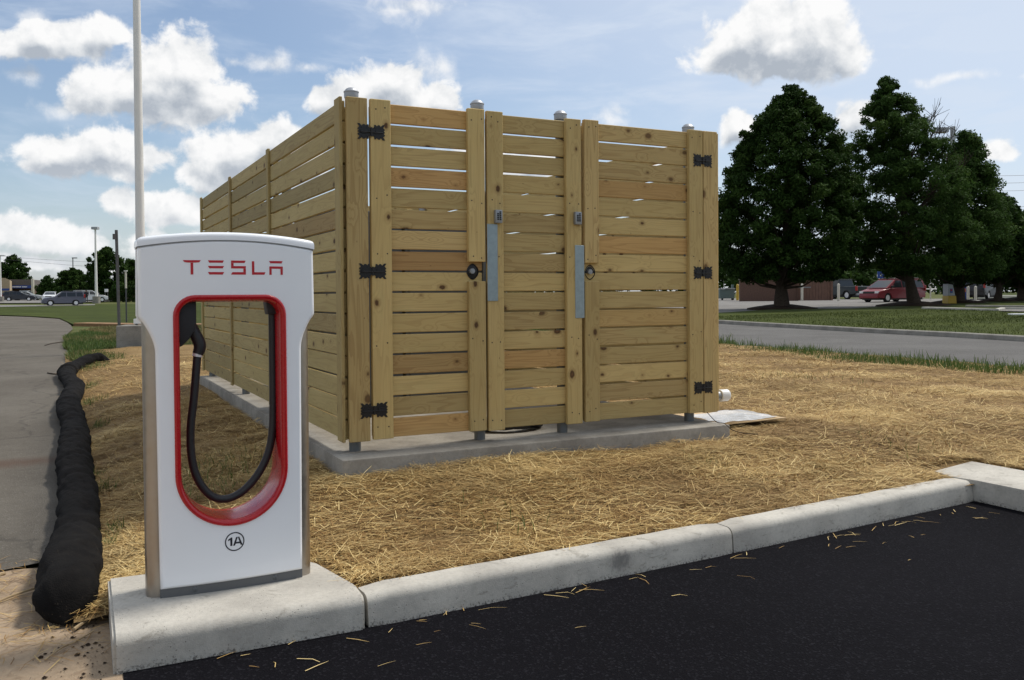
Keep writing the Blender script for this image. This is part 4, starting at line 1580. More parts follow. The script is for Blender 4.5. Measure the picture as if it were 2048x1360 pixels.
# fixed panel between the gates
cp = MB()
for (a, b2) in ((2.93, 3.02), (3.63, 3.72)):
    cp.box(a - EX, b2 - EX, 0.034, 0.072, 0.09, 2.49)
cpo = cp.build('front_panel', MAT['wood'], EN, bevel=0.003, seg=1)
slat_rows(cpo, 2.915, 3.725, YS, 'x', (12,), (), gap_seed=8, zt=Z_TOP - 0.002)
for (a, b2) in ((2.899, 3.036), (3.597, 3.737)):
    board('stile', cpo, ((a + b2) / 2, YB, (2.905 + 0.455) / 2), 2.45, b2 - a, 0.038, True)
# galvanised striker plates that cover the gate joints
for (x0, x1, z0, z1) in ((2.893, 2.981, 1.452, 2.042), (3.671, 3.757, 1.307, 1.894)):
    mb = MB().box(x0 - EX, x1 - EX, YB - 0.0245 - EY, YB - 0.0195 - EY, z0 - EZ, z1 - EZ)
    mb.build('striker_plate', MAT['galv'], cpo, bevel=0.002, seg=1)

# latch holes: dark cup with a round padlock set into the gate
for (gx, px, cx) in ((g1, 2.80, 2.786), (g2, 3.845, 3.835)):
    mb = MB()
    n = 20
    R0, cz = 0.047, 1.678
    vs, fs = [], []
    for (r, y) in ((R0 + 0.004, -0.004), (R0, -0.006), (R0 - 0.004, 0.0), (R0 - 0.006, -0.001)):
        for i in range(n):
            a = 2 * PI * i / n
            # pear shape: pulled to a point at top and bottom
            k = 1 + 0.22 * abs(math.sin(a)) ** 5
            vs.append((cx + r * math.cos(a) - EX, YS - 0.014 + y - EY, cz + r * math.sin(a) * k - EZ))
    for k in range(3):
        for i in range(n):
            j = (i + 1) % n
            fs.append((k * n + i, k * n + j, (k + 1) * n + j, (k + 1) * n + i))
    fs.append(tuple(3 * n + i for i in range(n)))
    mb.add(vs, fs)
    mb.build('latch_hole', MAT['hinge'], gx, sm=0.5)
    lk = MB().cyl((0, -0.030, 0), 0.020, 0.03, 'y', 16).cyl((0, -0.033, 0), 0.009, 0.004, 'y', 12)
    lo = lk.build('round_padlock', MAT['lockgrey'], None, (cx - 0.012, YS - 0.016, cz + 0.004), sm=0.5)
    tag(lo, 'small round steel padlock in the latch hole of the left gate' if gx is g1 else 'small round steel padlock in the latch hole of the right gate', 'padlock', 'round padlocks on the gates')

# nail heads, in pairs at the ends and middle of each upright
for par, cols in ((g1, ((1.979, 2.131), (2.741, 2.880))), (g2, ((3.767, 3.905), (4.822, 4.970))), (cpo, ((2.899, 3.036), (3.597, 3.737)))):
    nb = MB()
    for a, b2 in cols:
        for z in (2.84, 2.21, 1.80, 1.15, 0.55):
            for x in (a + 0.035, b2 - 0.035):
                nb.cyl((x + random.uniform(-0.01, 0.01) - EX, YB - 0.0205 - EY, z + random.uniform(-0.02, 0.02) - EZ), 0.0055, 0.002, 'y', 6)
    tag(nb.build('nail_heads', MAT['hinge'], par), kind='stuff')

# corner uprights
board('corner_board', EN, (1.880, YB, 1.683), 2.455, 0.153, 0.038, True)
board('corner_board', EN, (5.052, YB, 1.683), 2.455, 0.150, 0.038, True)
board('corner_board', EN, (5.147, 6.212, 1.683), 2.44, 0.12, 0.026, True, 'y')

# left wall: three bays of slats with battens over the joints
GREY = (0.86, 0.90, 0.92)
lwo = tag(empty('side_wall', (0, 0, 0), 0, EN), label='long left wall of the enclosure in three bays')
for y in (6.30, 8.62, 10.84, 13.22):
    board('upright', lwo, (1.835, y, 1.66), 2.40, 0.09, 0.036, True, 'y')
for k, (a, b2) in enumerate(((6.20, 8.66), (8.665, 10.85), (10.855, 13.30))):
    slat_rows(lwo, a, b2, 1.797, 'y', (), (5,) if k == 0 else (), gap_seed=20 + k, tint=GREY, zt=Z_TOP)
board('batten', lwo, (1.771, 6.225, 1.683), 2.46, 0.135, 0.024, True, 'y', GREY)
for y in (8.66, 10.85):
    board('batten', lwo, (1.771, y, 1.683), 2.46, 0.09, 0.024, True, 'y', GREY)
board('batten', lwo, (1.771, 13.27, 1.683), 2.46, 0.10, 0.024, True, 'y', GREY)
# right wall and back wall
rwo = tag(empty('side_wall', (0, 0, 0), 0, EN), label='right wall of the enclosure seen edge on')
for y in (8.62, 10.84, 13.2):
    board('upright', rwo, (5.121, y, 1.66), 2.40, 0.09, 0.036, True, 'y')
for k, (a, b2) in enumerate(((6.28, 8.66), (8.665, 10.85), (10.855, 13.30))):
    slat_rows(rwo, a, b2, 5.155, 'y', gap_seed=40 + k)
for y in (8.66, 10.85, 13.27):
    board('batten', rwo, (5.183, y, 1.683), 2.46, 0.09, 0.024, True, 'y')
bwo = tag(empty('back_wall', (0, 0, 0), 0, EN), label='back wall of the enclosure glimpsed through the gaps')
for x in (2.05, 3.45, 4.9):
    board('upright', bwo, (x, 13.257, 1.66), 2.40, 0.09, 0.036, True)
slat_rows(bwo, 1.83, 5.12, 13.292, 'x', gap_seed=60)

# galvanised posts with domed caps
PX = [(1.880, 6.262, 2.965), (2.886, 6.275, 2.972), (3.630, 6.275, 2.955), (4.925, 6.275, 2.950)]
PX += [(1.875, y, 2.88) for y in (8.35, 10.55, 13.15)] + [(5.08, y, 2.86) for y in (8.6, 10.8, 13.15)]
for (x, y, zt_) in PX:
    po = MB().cyl((0, 0, 0), 0.043, zt_ - EZ - 0.012, 'z', 18).build('post', MAT['galvpost'], EN, (x - EX, y - EY, 0), sm=0.6)
    prof = [(0.050, -0.045), (0.052, -0.032), (0.052, -0.006), (0.055, -0.004), (0.055, 0.003), (0.050, 0.006), (0.046, 0.012), (0.037, 0.022), (0.022, 0.030), (0.0, 0.033)]
    MB().lathe((0, 0, 0), prof, 20).build('post_cap', MAT['capmetal'], po, (0, 0, zt_ - EZ - 0.012 + 0.02), sm=0.7)

# key lock boxes on the uprights
for (x, z, lab) in ((2.981, 2.100, 'grey key lock box screwed above the taller metal plate'), (3.690, 2.110, 'grey key lock box screwed above the lower metal plate on the right')):
    r = empty('key_lock_box', (x, YB - 0.019, z))
    tag(r, lab, 'lock box', 'key lock boxes on the gate uprights')
    MB().box(-0.031, 0.031, -0.034, 0, -0.052, 0.05).build('case', MAT['lockgrey'], r, bevel=0.007, sm=0.6)
    mb = MB()
    for i in range(2):
        for j in range(5):
            if (i, j) != (0, 4):
                mb.box(-0.016 + i * 0.020, -0.003 + i * 0.020, -0.038, -0.033, -0.028 + j * 0.014, -0.018 + j * 0.014)
    mb.build('keypad', MAT['hinge'], r)

# ---- equipment glimpsed inside
for i, (x, lab) in enumerate(((2.15, 'grey power cabinet behind the left gate'), (3.02, 'grey power cabinet behind the fixed middle panel'))):
    r = empty('power_cabinet', (x, 8.3, 0.372))
    tag(r, lab, 'cabinet', 'power cabinets inside the enclosure')
    MB().box(0, 0.84, 0, 0.95, 0, 1.95).build('housing', MAT['cabinet'], r, bevel=0.01)
    MB().box(0.04, 0.80, -0.02, -0.001, 0.1, 1.85).build('door', MAT['cabinet'], r, bevel=0.006)
r = empty('transformer', (3.1, 10.2, 0.372))
tag(r, 'dark green transformer box deep inside the enclosure', 'transformer')
MB().box(0, 1.5, 0, 1.4, 0, 1.35).build('housing', MAT['dkgreen'], r, bevel=0.02)
MB().prism([(-0.03, 1.355), (1.53, 1.355), (1.5, 1.42), (0.0, 1.42)], -0.03, 1.43).build('lid', MAT['dkgreen'], r)
mb = MB()
pts = []
for i in range(150):
    a = i / 150 * 2 * PI * 5
    rr_ = 0.15 + 0.035 * math.sin(i * 0.9)
    pts.append((rr_ * 1.5 * math.cos(a), rr_ * math.sin(a), 0.03 + 0.012 * (i / 30) + 0.012 * math.sin(i * 0.37)))
mb.tube(pts, 0.027, 8)
tag(mb.build('cable_coil', MAT['rubber'], None, (3.33, 6.62, 0.374), sm=0.8), 'coil of black cable lying on the pad under the middle panel', 'cable coil')

# ---- small things round the pad
r = empty('conduit_stub', (5.19, 6.42, 0.555))
tag(r, 'white plastic pipe stub sticking out by the right corner of the enclosure', 'pipe')
MB().cyl((0, 0, 0), 0.040, 0.25, 'x', 20).build('pipe', MAT['lockgrey'], r, sm=0.5)
MB().lathe((0, 0, 0), [(0.053, 0), (0.055, 0.004), (0.055, 0.085), (0.050, 0.094), (0.0, 0.096)], 24).build('cap', MAT['pvc'], r, (0.20, 0, 0), (0, PI / 2, 0), sm=0.5)
pl = MB()
c = [at(1405, 826)[0], at(1450, 819)[0]]
quad = [(5.20, 6.28), (6.02, 6.22), (6.02, 6.98), (5.24, 7.02)]
zq = [float(mulch_h(np.array(a), np.array(b2))) + 0.052 for a, b2 in quad]
pl.add([(a, b2, z) for (a, b2), z in zip(quad, zq)] + [(a, b2, z + 0.009) for (a, b2), z in zip(quad, zq)], [(3, 2, 1, 0), (4, 5, 6, 7), (0, 1, 5, 4), (1, 2, 6, 5), (2, 3, 7, 6), (3, 0, 4, 7)])
tag(pl.build('plywood_sheet', MAT['ply']), 'thin plywood sheet lying on straw at the right corner of the pad', 'board')
gxs, gys = np.linspace(5.30, 5.96, 26), np.linspace(6.27, 6.80, 22)
zz0 = np.mean(zq) + 0.012


def plast(x, y):
    return zz0 + 0.010 + 0.014 * np.abs(fbm2(x, y, 77, 9.0, 4)) + (x - 5.6) * (zq[1] - zq[0]) / 0.82 + (y - 6.6) * 0.02


tag(me_obj('plastic_sheet', grid_mesh('plastic_sheet', gxs, gys, plast), MAT['plastic']), 'crumpled clear plastic sheet lying on the plywood', 'plastic sheet')
tag(MB().tube(spline([(5.0, 6.12, 0.46), (5.02, 6.02, 0.388), (5.03, 5.93, 0.385), (5.06, 5.86, 0.335), (5.12, 5.78, 0.315), (5.2, 5.70, 0.312)], 6), 0.0035, 6).build('loose_wire', MAT['bark']),
    'thin dark wire hanging over the right end of the concrete pad', 'wire')

# ---- black erosion sock along the driveway edge
path_px = [(128, 1190), (140, 1120), (152, 1060), (158, 1000), (153, 950), (147, 905), (150, 868), (148, 840), (138, 812), (138, 795), (150, 772), (140, 756), (133, 744), (146, 733), (175, 726), (205, 723.5), (222, 723)]
sp_pts = []
for (px, py) in path_px:
    d = ray(px, py)
    t = (0.15 + 0.0 - 1.5) / d[2]
    p = CAM + d * t
    g_ = float(gz(p[0], p[1]))
    t = (0.15 + g_ * 0.7 - 1.5) / d[2]
    p = CAM + d * t
    sp_pts.append(Vector((p[0], p[1], 0)))
cl = spline(sp_pts, 3)
# even spacing
dist = [0]
for a, b2 in zip(cl[:-1], cl[1:]):
    dist.append(dist[-1] + (b2 - a).length)
Ns = 460
ss = np.linspace(0, dist[-1], Ns)
cx_ = np.interp(ss, dist, [p.x for p in cl])
cy_ = np.interp(ss, dist, [p.y for p in cl])
NR = 36
vs, fs = [], []
for i in range(Ns):
    a, b2 = max(i - 1, 0), min(i + 1, Ns - 1)
    t = Vector((cx_[b2] - cx_[a], cy_[b2] - cy_[a], 0)).normalized()
    sd = Vector((t.y, -t.x, 0))
    s = ss[i]
    R0 = 0.126 + 0.024 * mnoise.noise(Vector((s * 0.9, 3.3, 0))) + 0.012 * mnoise.noise(Vector((s * 2.3, 7.1, 0)))
    if s < 1.0:
        R0 *= 1.0 + 0.05 * math.sin(min(s, 1.0) * PI)
    for pc in (1.3, 2.9, 3.7, 6.4, 8.1, 11.4):
        R0 *= 1 - 0.13 * math.exp(-((s - pc) / 0.10) ** 2)
    e0 = min(s / 0.17, 1.0)
    e1 = min((dist[-1] - s) / 0.22, 1.0)
    R0 *= math.sqrt(max(1 - (1 - e0) ** 2, 0.0004)) * (e1 ** 0.6 if e1 < 1 else 1) * (1.12 if s > 13.4 else 1)
    R0 = max(R0, 0.004)
    for j in range(NR):
        an = 2 * PI * j / NR
        n_ = mnoise.fractal(Vector((s * 4.2, math.cos(an) * 1.1, math.sin(an) * 1.1)), 0.9, 2.1, 4)
        wr = 1 - abs(mnoise.noise(Vector((s * 3.0 + math.cos(an) * 1.4, 1.7 + math.sin(an) * 1.1, s * 0.7))))
        fine = mnoise.noise(Vector((s * 16, math.cos(an) * 4, math.sin(an) * 4)))
        r = R0 * (1 + 0.10 * n_ - 0.10 * max(0.0, wr - 0.86) / 0.14 + 0.012 * fine)
        x = cx_[i] + sd.x * math.cos(an) * r * 1.08
        y = cy_[i] + sd.y * math.cos(an) * r * 1.08
        gzv = max(float(gz(x, y)), float(mulch_h(np.array(x), np.array(y))) - 0.035) if x > 0.1 and s > 10 else float(gz(x, y))
        z = gzv + 0.012 + R0 * 0.74 + math.sin(an) * r * 0.84
        vs.append((x, y, max(z, gzv + 0.008)))
for i in range(Ns - 1):
    for j in range(NR):
        q = (j + 1) % NR
        fs.append((i * NR + j, i * NR + q, (i + 1) * NR + q, (i + 1) * NR + j))
fs.append(tuple(range(NR)))
fs.append(tuple((Ns - 1) * NR + j for j in range(NR - 1, -1, -1)))
so = MB().add(vs, fs).build('erosion_sock', MAT['sock'], sm=2.0)
tag(so, 'long lumpy black mesh sock filled with compost along the driveway edge', 'erosion sock')

# stalks and scraps on the dirt
for pts, r_, lab in (([(0.02, 4.42, 0.012), (0.10, 4.52, 0.03), (0.155, 4.60, 0.05), (0.20, 4.74, 0.06)], 0.008, 'thick pale dry stalk lying by the near end of the black sock'),
                     ([(-0.09, 4.12, 0.005), (-0.03, 4.22, 0.008), (0.02, 4.27, 0.006), (0.10, 4.36, 0.012)], 0.0035, 'thin curved brown twig on the dirt below the pale stalk'),
                     ([(-0.36, 4.95, 0.01), (-0.24, 5.08, 0.012), (-0.12, 5.16, 0.014)], 0.006, 'dry stalk lying beside the black sock at the left edge'),
                     ([(-0.42, 5.10, 0.02), (-0.33, 5.28, 0.06), (-0.30, 5.36, 0.05)], 0.010, 'short broken stick standing up by the plastic scrap')):
    tag(MB().tube(spline(pts, 5), r_, 7).build('stalk', MAT['twig'], sm=0.8), lab, 'stalk')
gxs, gys = np.linspace(-0.62, -0.37, 18), np.linspace(5.0, 5.2, 16)
tag(me_obj('plastic_scrap', grid_mesh('plastic_scrap', gxs, gys, lambda x, y: 0.008 + 0.05 * np.exp(-(((x + 0.49) / 0.08) ** 2 + ((y - 5.1) / 0.07) ** 2)) * (1 + 0.5 * fbm2(x, y, 78, 26.0, 3))), MAT['plastic']),
    'crumpled scrap of clear plastic on the dirt at the left edge', 'plastic scrap')
for (px, py, lab, az_, L_) in ((170, 1063, 'pale', 0.2, 0.4),):
    pass
for pts, lab in (([at(90, 692)[0], at(105, 688)[0], at(126, 685)[0]], 'dark stick on the driveway near the grass edge'), ([at(95, 748)[0], at(110, 750)[0], at(122, 749)[0]], 'brown stick on the driveway beside the black sock')):
    P = [Vector((p.x, p.y, p.z + 0.02)) for p in pts]
    tag(MB().tube(spline(P, 4), 0.012, 6).build('stick', MAT['bark'], sm=0.8), lab, 'stick')

# ------------------------------------------------------------------ trees


def leaf_cloud(C, R, per, size, seed, squash=0.75, up=0.5, tone0=0.0):
    """Leaf quads gathered in clumps with centres C (N,3) and radii R."""
    rg = np.random.default_rng(seed)
    n = len(C) * per
    ci = np.repeat(np.arange(len(C)), per)
    v = rg.normal(size=(n, 3))
    v /= np.linalg.norm(v, axis=1)[:, None]
    rad = rg.uniform(0, 1, n) ** 0.45
    p = C[ci] + v * (R[ci] * rad)[:, None] * np.array([1, 1, squash])
    nrm = v * 0.6 + rg.normal(size=(n, 3)) * 0.6 + np.array([0, 0, up])
    nrm /= np.linalg.norm(nrm, axis=1)[:, None]
    a = rg.normal(size=(n, 3))
    a -= nrm * (a * nrm).sum(1)[:, None]
    a /= np.linalg.norm(a, axis=1)[:, None]
    b = np.cross(nrm, a)
    s = (size * rg.uniform(0.6, 1.35, n))[:, None]
    V = np.stack([p - a * s, p - b * s * 0.42, p + a * s, p + b * s * 0.42], 1).reshape(-1, 3)
    F = np.arange(n * 4).reshape(-1, 4)
    tone = np.clip(rg.beta(2, 3, n) * 0.9 + 0.22 * rg.normal(size=len(C))[ci] + tone0, 0, 1)
    return V, F, np.repeat(tone, 4)


def tree(base, h, crown, label, leaf=0.16, per=230, clumps=150, seed=1, mt='leaf', trunk_r=0.3, lean=(0, 0), group='trees across the road', bare=None, rclump=(0.5, 1.0), z0=None, limbs=9, shell=0.62, wobble=0.12):
    """crown: list of (height fraction, radius) giving the envelope."""
    rg = np.random.default_rng(seed)
    t = empty('tree', base)
    tag(t, label, 'tree', group)
    lean = (lean[0] * RIGHT[0] + lean[1] * FWD[0], lean[0] * RIGHT[1] + lean[1] * FWD[1])
    zs = np.array([c[0] for c in crown]) * h
    rs_ = np.array([c[1] for c in crown])
    C, R = [], []
    while len(C) < clumps:
        z = rg.uniform(zs[0], zs[-1])
        rm = np.interp(z, zs, rs_)
        if rg.uniform() > (rm / rs_.max()) ** 0.9 + 0.10:
            continue
        a = rg.uniform(0, 2 * PI)
        wob = 1 + wobble * (math.sin(3 * a + seed) + 0.65 * math.sin(5 * a + z * 0.9 + seed)) + rg.normal(0, 0.06)
        q = rg.uniform(shell, 1.0) if rg.uniform() < 0.72 else rg.uniform(0.05, shell)
        rr_ = max(rm * wob * q, 0.0)
        rad = rg.uniform(*rclump) * (0.65 + 0.35 * min(rm / rs_.max(), 1))
        C.append((rr_ * math.cos(a) + lean[0] * z / h, rr_ * math.sin(a) + lean[1] * z / h, z))
        R.append(rad)
    for z in np.arange(0.74 * h, h * 0.985, max(h * 0.03, 0.15)):       # keep the leader clothed to the tip
        C.append((lean[0] * z / h + rg.normal(0, 0.1), lean[1] * z / h + rg.normal(0, 0.1), z))
        R.append(rclump[0] * (1.35 - (z / h - 0.74) / 0.26 * 0.55))
    V, F, tn = leaf_cloud(np.array(C), np.array(R), per, leaf, seed + 100)
    me_obj('crown', np_mesh('crown', V, [F], {'tone': tn}), MAT[mt], t)
    tr = MB()
    k = 9
    pts = [(lean[0] * i / k * 0.9 + 0.08 * math.sin(i * 1.3 + seed), lean[1] * i / k * 0.9 + 0.08 * math.cos(i * 1.7 + seed), -0.1 + h * 0.9 * i / k) for i in range(k + 1)]
    tr.tube(pts, [trunk_r * (1.45 if i == 0 else 1.0) * (1 - 0.9 * i / k) + 0.015 for i in range(k + 1)], 10)
    order = rg.permutation(len(C))[:limbs * 4]
    for i in order:
        c = Vector(C[i])
        z1 = min(max(c.z - rg.uniform(0.8, 2.4), zs[0] * 0.75), h * 0.75)
        f = z1 / (h * 0.9) * k
        i0 = int(min(f, k - 1))
        p0 = Vector(pts[i0]).lerp(Vector(pts[i0 + 1]), f - i0)
        m_ = p0.lerp(c, 0.55) + Vector((0, 0, -0.25))
        r0 = trunk_r * 0.30 * (1 - 0.6 * z1 / h)
        tr.tube([p0, m_, c], [r0, r0 * 0.55, r0 * 0.15], 6, cap=False)
    tr.build('trunk', MAT['bark'], t, sm=1.2)
    if bare:
        bb = MB()
        for (a, z1, z2, out_, nn) in bare:
            for j in range(nn):
                aa_ = a + rg.normal(0, 0.35)
                p0 = Vector((lean[0] * z1 / h, lean[1] * z1 / h, z1))
                rr_ = out_ * rg.uniform(0.6, 1.1)
                p2 = Vector((rr_ * math.cos(aa_), rr_ * math.sin(aa_), z1 + (z2 - z1) * rg.uniform(0.6, 1.0)))
                m_ = p0.lerp(p2, 0.5) + Vector((rg.normal(0, 0.15), rg.normal(0, 0.15), -0.2))
                bb.tube([p0, m_, p2], [0.05, 0.03, 0.012], 5, cap=False)
                for _ in range(6):
                    f = rg.uniform(0.35, 0.95)
                    s0 = m_.lerp(p2, f)
                    bb.tube([s0, s0 + Vector((rg.normal(0, 0.35), rg.normal(0, 0.35), rg.uniform(0.3, 0.9)))], [0.018, 0.008], 4, cap=False)
        bb.build('bare_branch', MAT['bark'], t)
    return t


def tree_at(px, py, top_py, dz=0.0, **kw):
    p, D = at(px, py, dz)
    hz = (PPY - FPX * math.tan(0) - 0)          # unused horizon guard
    d = ray(px, top_py)
    tt = D
    top = 1.5 + d[2] * tt
    return tree((p.x, p.y, p.z), top - p.z, **kw)


tree_at(1564, 617, 168, 0.12, crown=[(0.13, 2.2), (0.18, 3.4), (0.28, 3.9), (0.48, 3.9), (0.66, 3.2), (0.80, 2.2), (0.92, 1.0), (0.98, 0.2)],
        label='broad dark leafy tree with dense rounded crown nearest to the enclosure', leaf=0.095, per=270, clumps=700, seed=4, trunk_r=0.33, rclump=(0.36, 0.66), shell=0.75, wobble=0.02, lean=(0.6, 0.0))
tree_at(1827, 611, 150, 0.12, crown=[(0.14, 1.8), (0.19, 3.2), (0.28, 4.0), (0.48, 3.8), (0.67, 3.0), (0.78, 2.2), (0.89, 1.1), (0.95, 0.5), (0.98, 0.1)], lean=(-1.6, 0.2),
        label='tall feathery tree with pointed top and bare twigs on its right side', leaf=0.09, per=250, clumps=500, seed=9, mt='leaf_light', trunk_r=0.30, rclump=(0.36, 0.68), wobble=0.07,
        bare=[(-0.47, 7.5, 12.3, 1.7, 10), (-0.47, 6.0, 11.0, 2.5, 12), (-0.47, 5.0, 9.0, 2.9, 12)])
tree_at(1914, 606, 268, 0.12, crown=[(0.13, 1.0), (0.2, 2.8), (0.4, 3.1), (0.6, 2.4), (0.78, 1.6), (0.9, 0.9), (1.0, 0.3)], lean=(0.7, 0.1),
        label='leaning feathery tree in front of the tall grey light pole', leaf=0.095, per=240, clumps=340, seed=14, mt='leaf_light', trunk_r=0.34, rclump=(0.5, 0.9),
        bare=[(2.67, 4.0, 8.6, 2.2, 9), (2.67, 3.5, 7.0, 2.8, 8)])
tree_at(1996, 603, 392, 0.12, crown=[(0.2, 1.2), (0.35, 2.8), (0.55, 3.0), (0.75, 2.2), (0.9, 1.0), (1.0, 0.3)],
        label='small dark slim trunked tree second from the right edge', leaf=0.16, per=200, clumps=130, seed=19, trunk_r=0.22, rclump=(0.5, 0.9))
tree_at(2046, 601, 428, 0.12, crown=[(0.2, 1.0), (0.35, 2.4), (0.55, 2.6), (0.75, 2.0), (0.9, 1.0), (1.0, 0.3)],
        label='dark tree cut off by the right edge of the view', leaf=0.16, per=200, clumps=120, seed=23, trunk_r=0.3, rclump=(0.5, 0.9))
# bark rings at the tree feet
for (px, py, r) in ((1564, 617, 2.0), (1827, 611, 2.2), (1914, 606, 1.8), (1996, 603, 1.3), (2046, 601, 2.0)):
    p, D = at(px, py, 0.1)
    mb = MB().lathe((0, 0, 0), [(r, -0.1), (r * 0.96, 0.04), (r * 0.7, 0.13), (r * 0.3, 0.24), (0.0, 0.28)], 24)
    o = mb.build('bark_mound', MAT['bark_bed'], None, (p.x, p.y, p.z), sm=1.0)
    struct(o)

LG = 'trees beyond the far lawn'
# crown half widths are measured in photo pixels at the tree's distance
for (px, py, tp, cr, sd, lab, nc) in (
    (215, 602, 496, [(0.1, 22), (0.25, 34), (0.5, 36), (0.75, 30), (0.9, 20), (1.0, 6)], 36, 'tall dark ragged tree behind the leaning grey post', 250),
    (264, 601, 520, [(0.1, 26), (0.35, 32), (0.65, 28), (0.88, 18), (1.0, 5)], 33, 'dark tree behind the tall white pole', 190),
    (147, 601, 538, [(0.12, 24), (0.3, 33), (0.6, 30), (0.85, 19), (1.0, 6)], 37, 'round dark green tree behind the grey car', 170),
    (95, 597, 553, [(0.05, 14), (0.4, 17), (0.7, 12), (1.0, 3)], 41, 'small bushy tree beside the store with the blue band', 70),
    (28, 592.6, 512, [(0.2, 22), (0.45, 30), (0.7, 26), (0.88, 17), (1.0, 5)], 43, 'wide greyish tree above the store at the left edge', 130),
    (-14, 592.6, 518, [(0.2, 22), (0.45, 28), (0.7, 24), (0.88, 16), (1.0, 5)], 44, 'wide greyish tree cut off by the left edge', 100),
    (175, 598, 566, [(0.05, 12), (0.5, 12), (0.8, 8), (1.0, 3)], 45, 'small light green tree between the round tree and the white light pole', 40),
):
    _, D_ = at(px, py)
    k_ = D_ / FPX
    tree_at(px, py, tp, 0.0, crown=[(a_, b_ * k_) for a_, b_ in cr], label=lab, leaf=2.6 * k_, per=90, clumps=nc, seed=sd, trunk_r=0.3,
            rclump=(5.0 * k_, 8.5 * k_), group=LG, limbs=3)


# woods and hedgerow on the skyline: one mass
def wood_band(name, az0, az1, dist, hmin, hmax, n, seed, leaf=0.5, mt='leaf'):
    rg = np.random.default_rng(seed)
    a = rg.uniform(az0, az1, n)
    d = dist + rg.uniform(-6, 6, n)
    x, y = d * np.sin(a), d * np.cos(a)
    hh = hmin + (hmax - hmin) * (0.5 + 0.5 * fbm2(a * 14, a * 0, seed, 1.0, 4))
    z = gz(x, y) + hh * rg.uniform(0.05, 1.0, n) ** 0.8
    V, F, tn = leaf_cloud(np.stack([x, y, z], -1), rg.uniform(0.9, 1.7, n), 26, leaf, seed + 7)
    tag(me_obj(name, np_mesh(name, V, [F], {'tone': tn}), MAT[mt]), kind='stuff')


wood_band('far_woods', -0.25, 0.5, 262, 1.0, 4.5, 600, 51, 0.6, 'leaf_light')
wood_band('far_woods', 0.5, 1.35, 165, 3.0, 6.5, 1000, 52)
wood_band('far_woods', 1.35, 6.03, 210, 4.0, 9.0, 900, 53, 0.9)
wood_band('shrubbery', -0.042, 0.01, 238, 0.8, 3.2, 150, 54, 0.5, 'leaf_light')

# dark clipped evergreens in front of the low wall
HG_ = [(226 + 6.6 * i, 603.5) for i in range(8)]
for i, (px, py) in enumerate(HG_):
    p, D = at(px, py, 0)
    r = empty('evergreen', (p.x, p.y, p.z))
    tag(r, ('%s dark clipped evergreen column from the left in the row before the low wall' % ('first', 'second', 'third', 'fourth', 'fifth', 'sixth', 'seventh', 'eighth')[i]), 'evergreen', 'clipped evergreens before the low wall')
    rg = np.random.default_rng(60 + i)
    C = np.array([(rg.normal(0, 0.22), rg.normal(0, 0.22), z) for z in np.linspace(0.2, 2.2, 7)])
    V, F, tn = leaf_cloud(C, np.full(7, 0.42), 60, 0.14, 70 + i)
    me_obj('foliage', np_mesh('foliage', V, [F], {'tone': tn * 0.4}), MAT['leaf'], r)
    MB().cyl((0, 0, -0.05), 0.06, 1.0, 'z', 8).build('stem', MAT['bark'], r)
p, D = at(245, 601.5)
r = empty('low_building', (p.x, p.y, p.z), -YAW * 0.2)
tag(r, 'low brown walled building with pale roof edge behind clipped evergreens', 'building')
MB().box(-2.2, 9, 0, 6, -0.1, 2.25).build('wall', MAT['brick'], r)
MB().box(-2.35, 9.15, -0.15, 6.15, 2.255, 2.42).build('roof_edge', MAT['cream'], r)


# ------------------------------------------------------------------ poles
def up_px(px0, py0, py1, dz=0.0, depth=None):
    p, D = at(px0, py0, dz)
    D = D if depth is None else depth
    top = 1.5 + ray(px0, py1)[2] * D
    return p, D, top


# tall white pole on its concrete block
p, D, _ = up_px(284, 704, 0)
zb = p.z + (704 - 650) * D / FPX
r = empty('tall_pole', (p.x, p.y, p.z))
tag(r, 'tall tapering white pole on a grey concrete block behind the charging post', 'pole')
hw = 39 * D / FPX
bk = MB().box(-hw, hw, -hw, hw, -0.2, zb - p.z)
bk.build('concrete_block', MAT['oldconc'], r, (0, 0, 0), (0, 0, -YAW * 0.6), bevel=0.02)
zz_ = zb - p.z
pr = 9.3 * D / FPX
MB().lathe((0, 0, 0), [(pr * 1.02, zz_ + 0.16), (pr, zz_ + 0.4), (pr * 0.66, zz_ + 11.5), (pr * 0.62, zz_ + 12.0)], 24).build('shaft', MAT['polewhite'], r, sm=0.5)
mb = MB().box(-pr * 1.35, pr * 1.35, -pr * 1.35, pr * 1.35, zz_ + 0.035, zz_ + 0.165)
mb.build('base_cover', MAT['polewhite'], r, (0, 0, 0), (0, 0, -YAW * 0.6), bevel=0.012)
mb = MB()
for sx in (-1, 1):
    for sy in (-1, 1):
        mb.cyl((sx * pr, sy * pr, zz_ - 0.01), 0.025, 0.05, 'z', 8)
mb.build('anchor_bolts', MAT['signgrey'], r)

# leaning grey sign post without a sign
p, D, _ = up_px(240, 706, 0)
top = CAM + ray(232.5, 460) * D
b_ = Vector((p.x, p.y, p.z))
tv = Vector(top) - b_
r = empty('sign_post', b_)
tag(r, 'leaning weathered steel sign post with its sign missing', 'post')
U_ = MB()
dirn = tv.normalized()
w_ = 2.9 * D / FPX
U_.tube([Vector((0, 0, 0)) - dirn * 0.1, tv], w_, 4)
U_.build('channel', MAT['signgrey'], r)
MB().box(-0.09, 0.03, -0.03, 0.03, -0.10, 0.04).build('bracket', MAT['signgrey'], r, tuple(tv * 0.955))
MB().box(-0.05, 0.01, -0.02, 0.02, -0.03, 0.03).build('bracket', MAT['signgrey'], r, tuple(tv * 0.79))


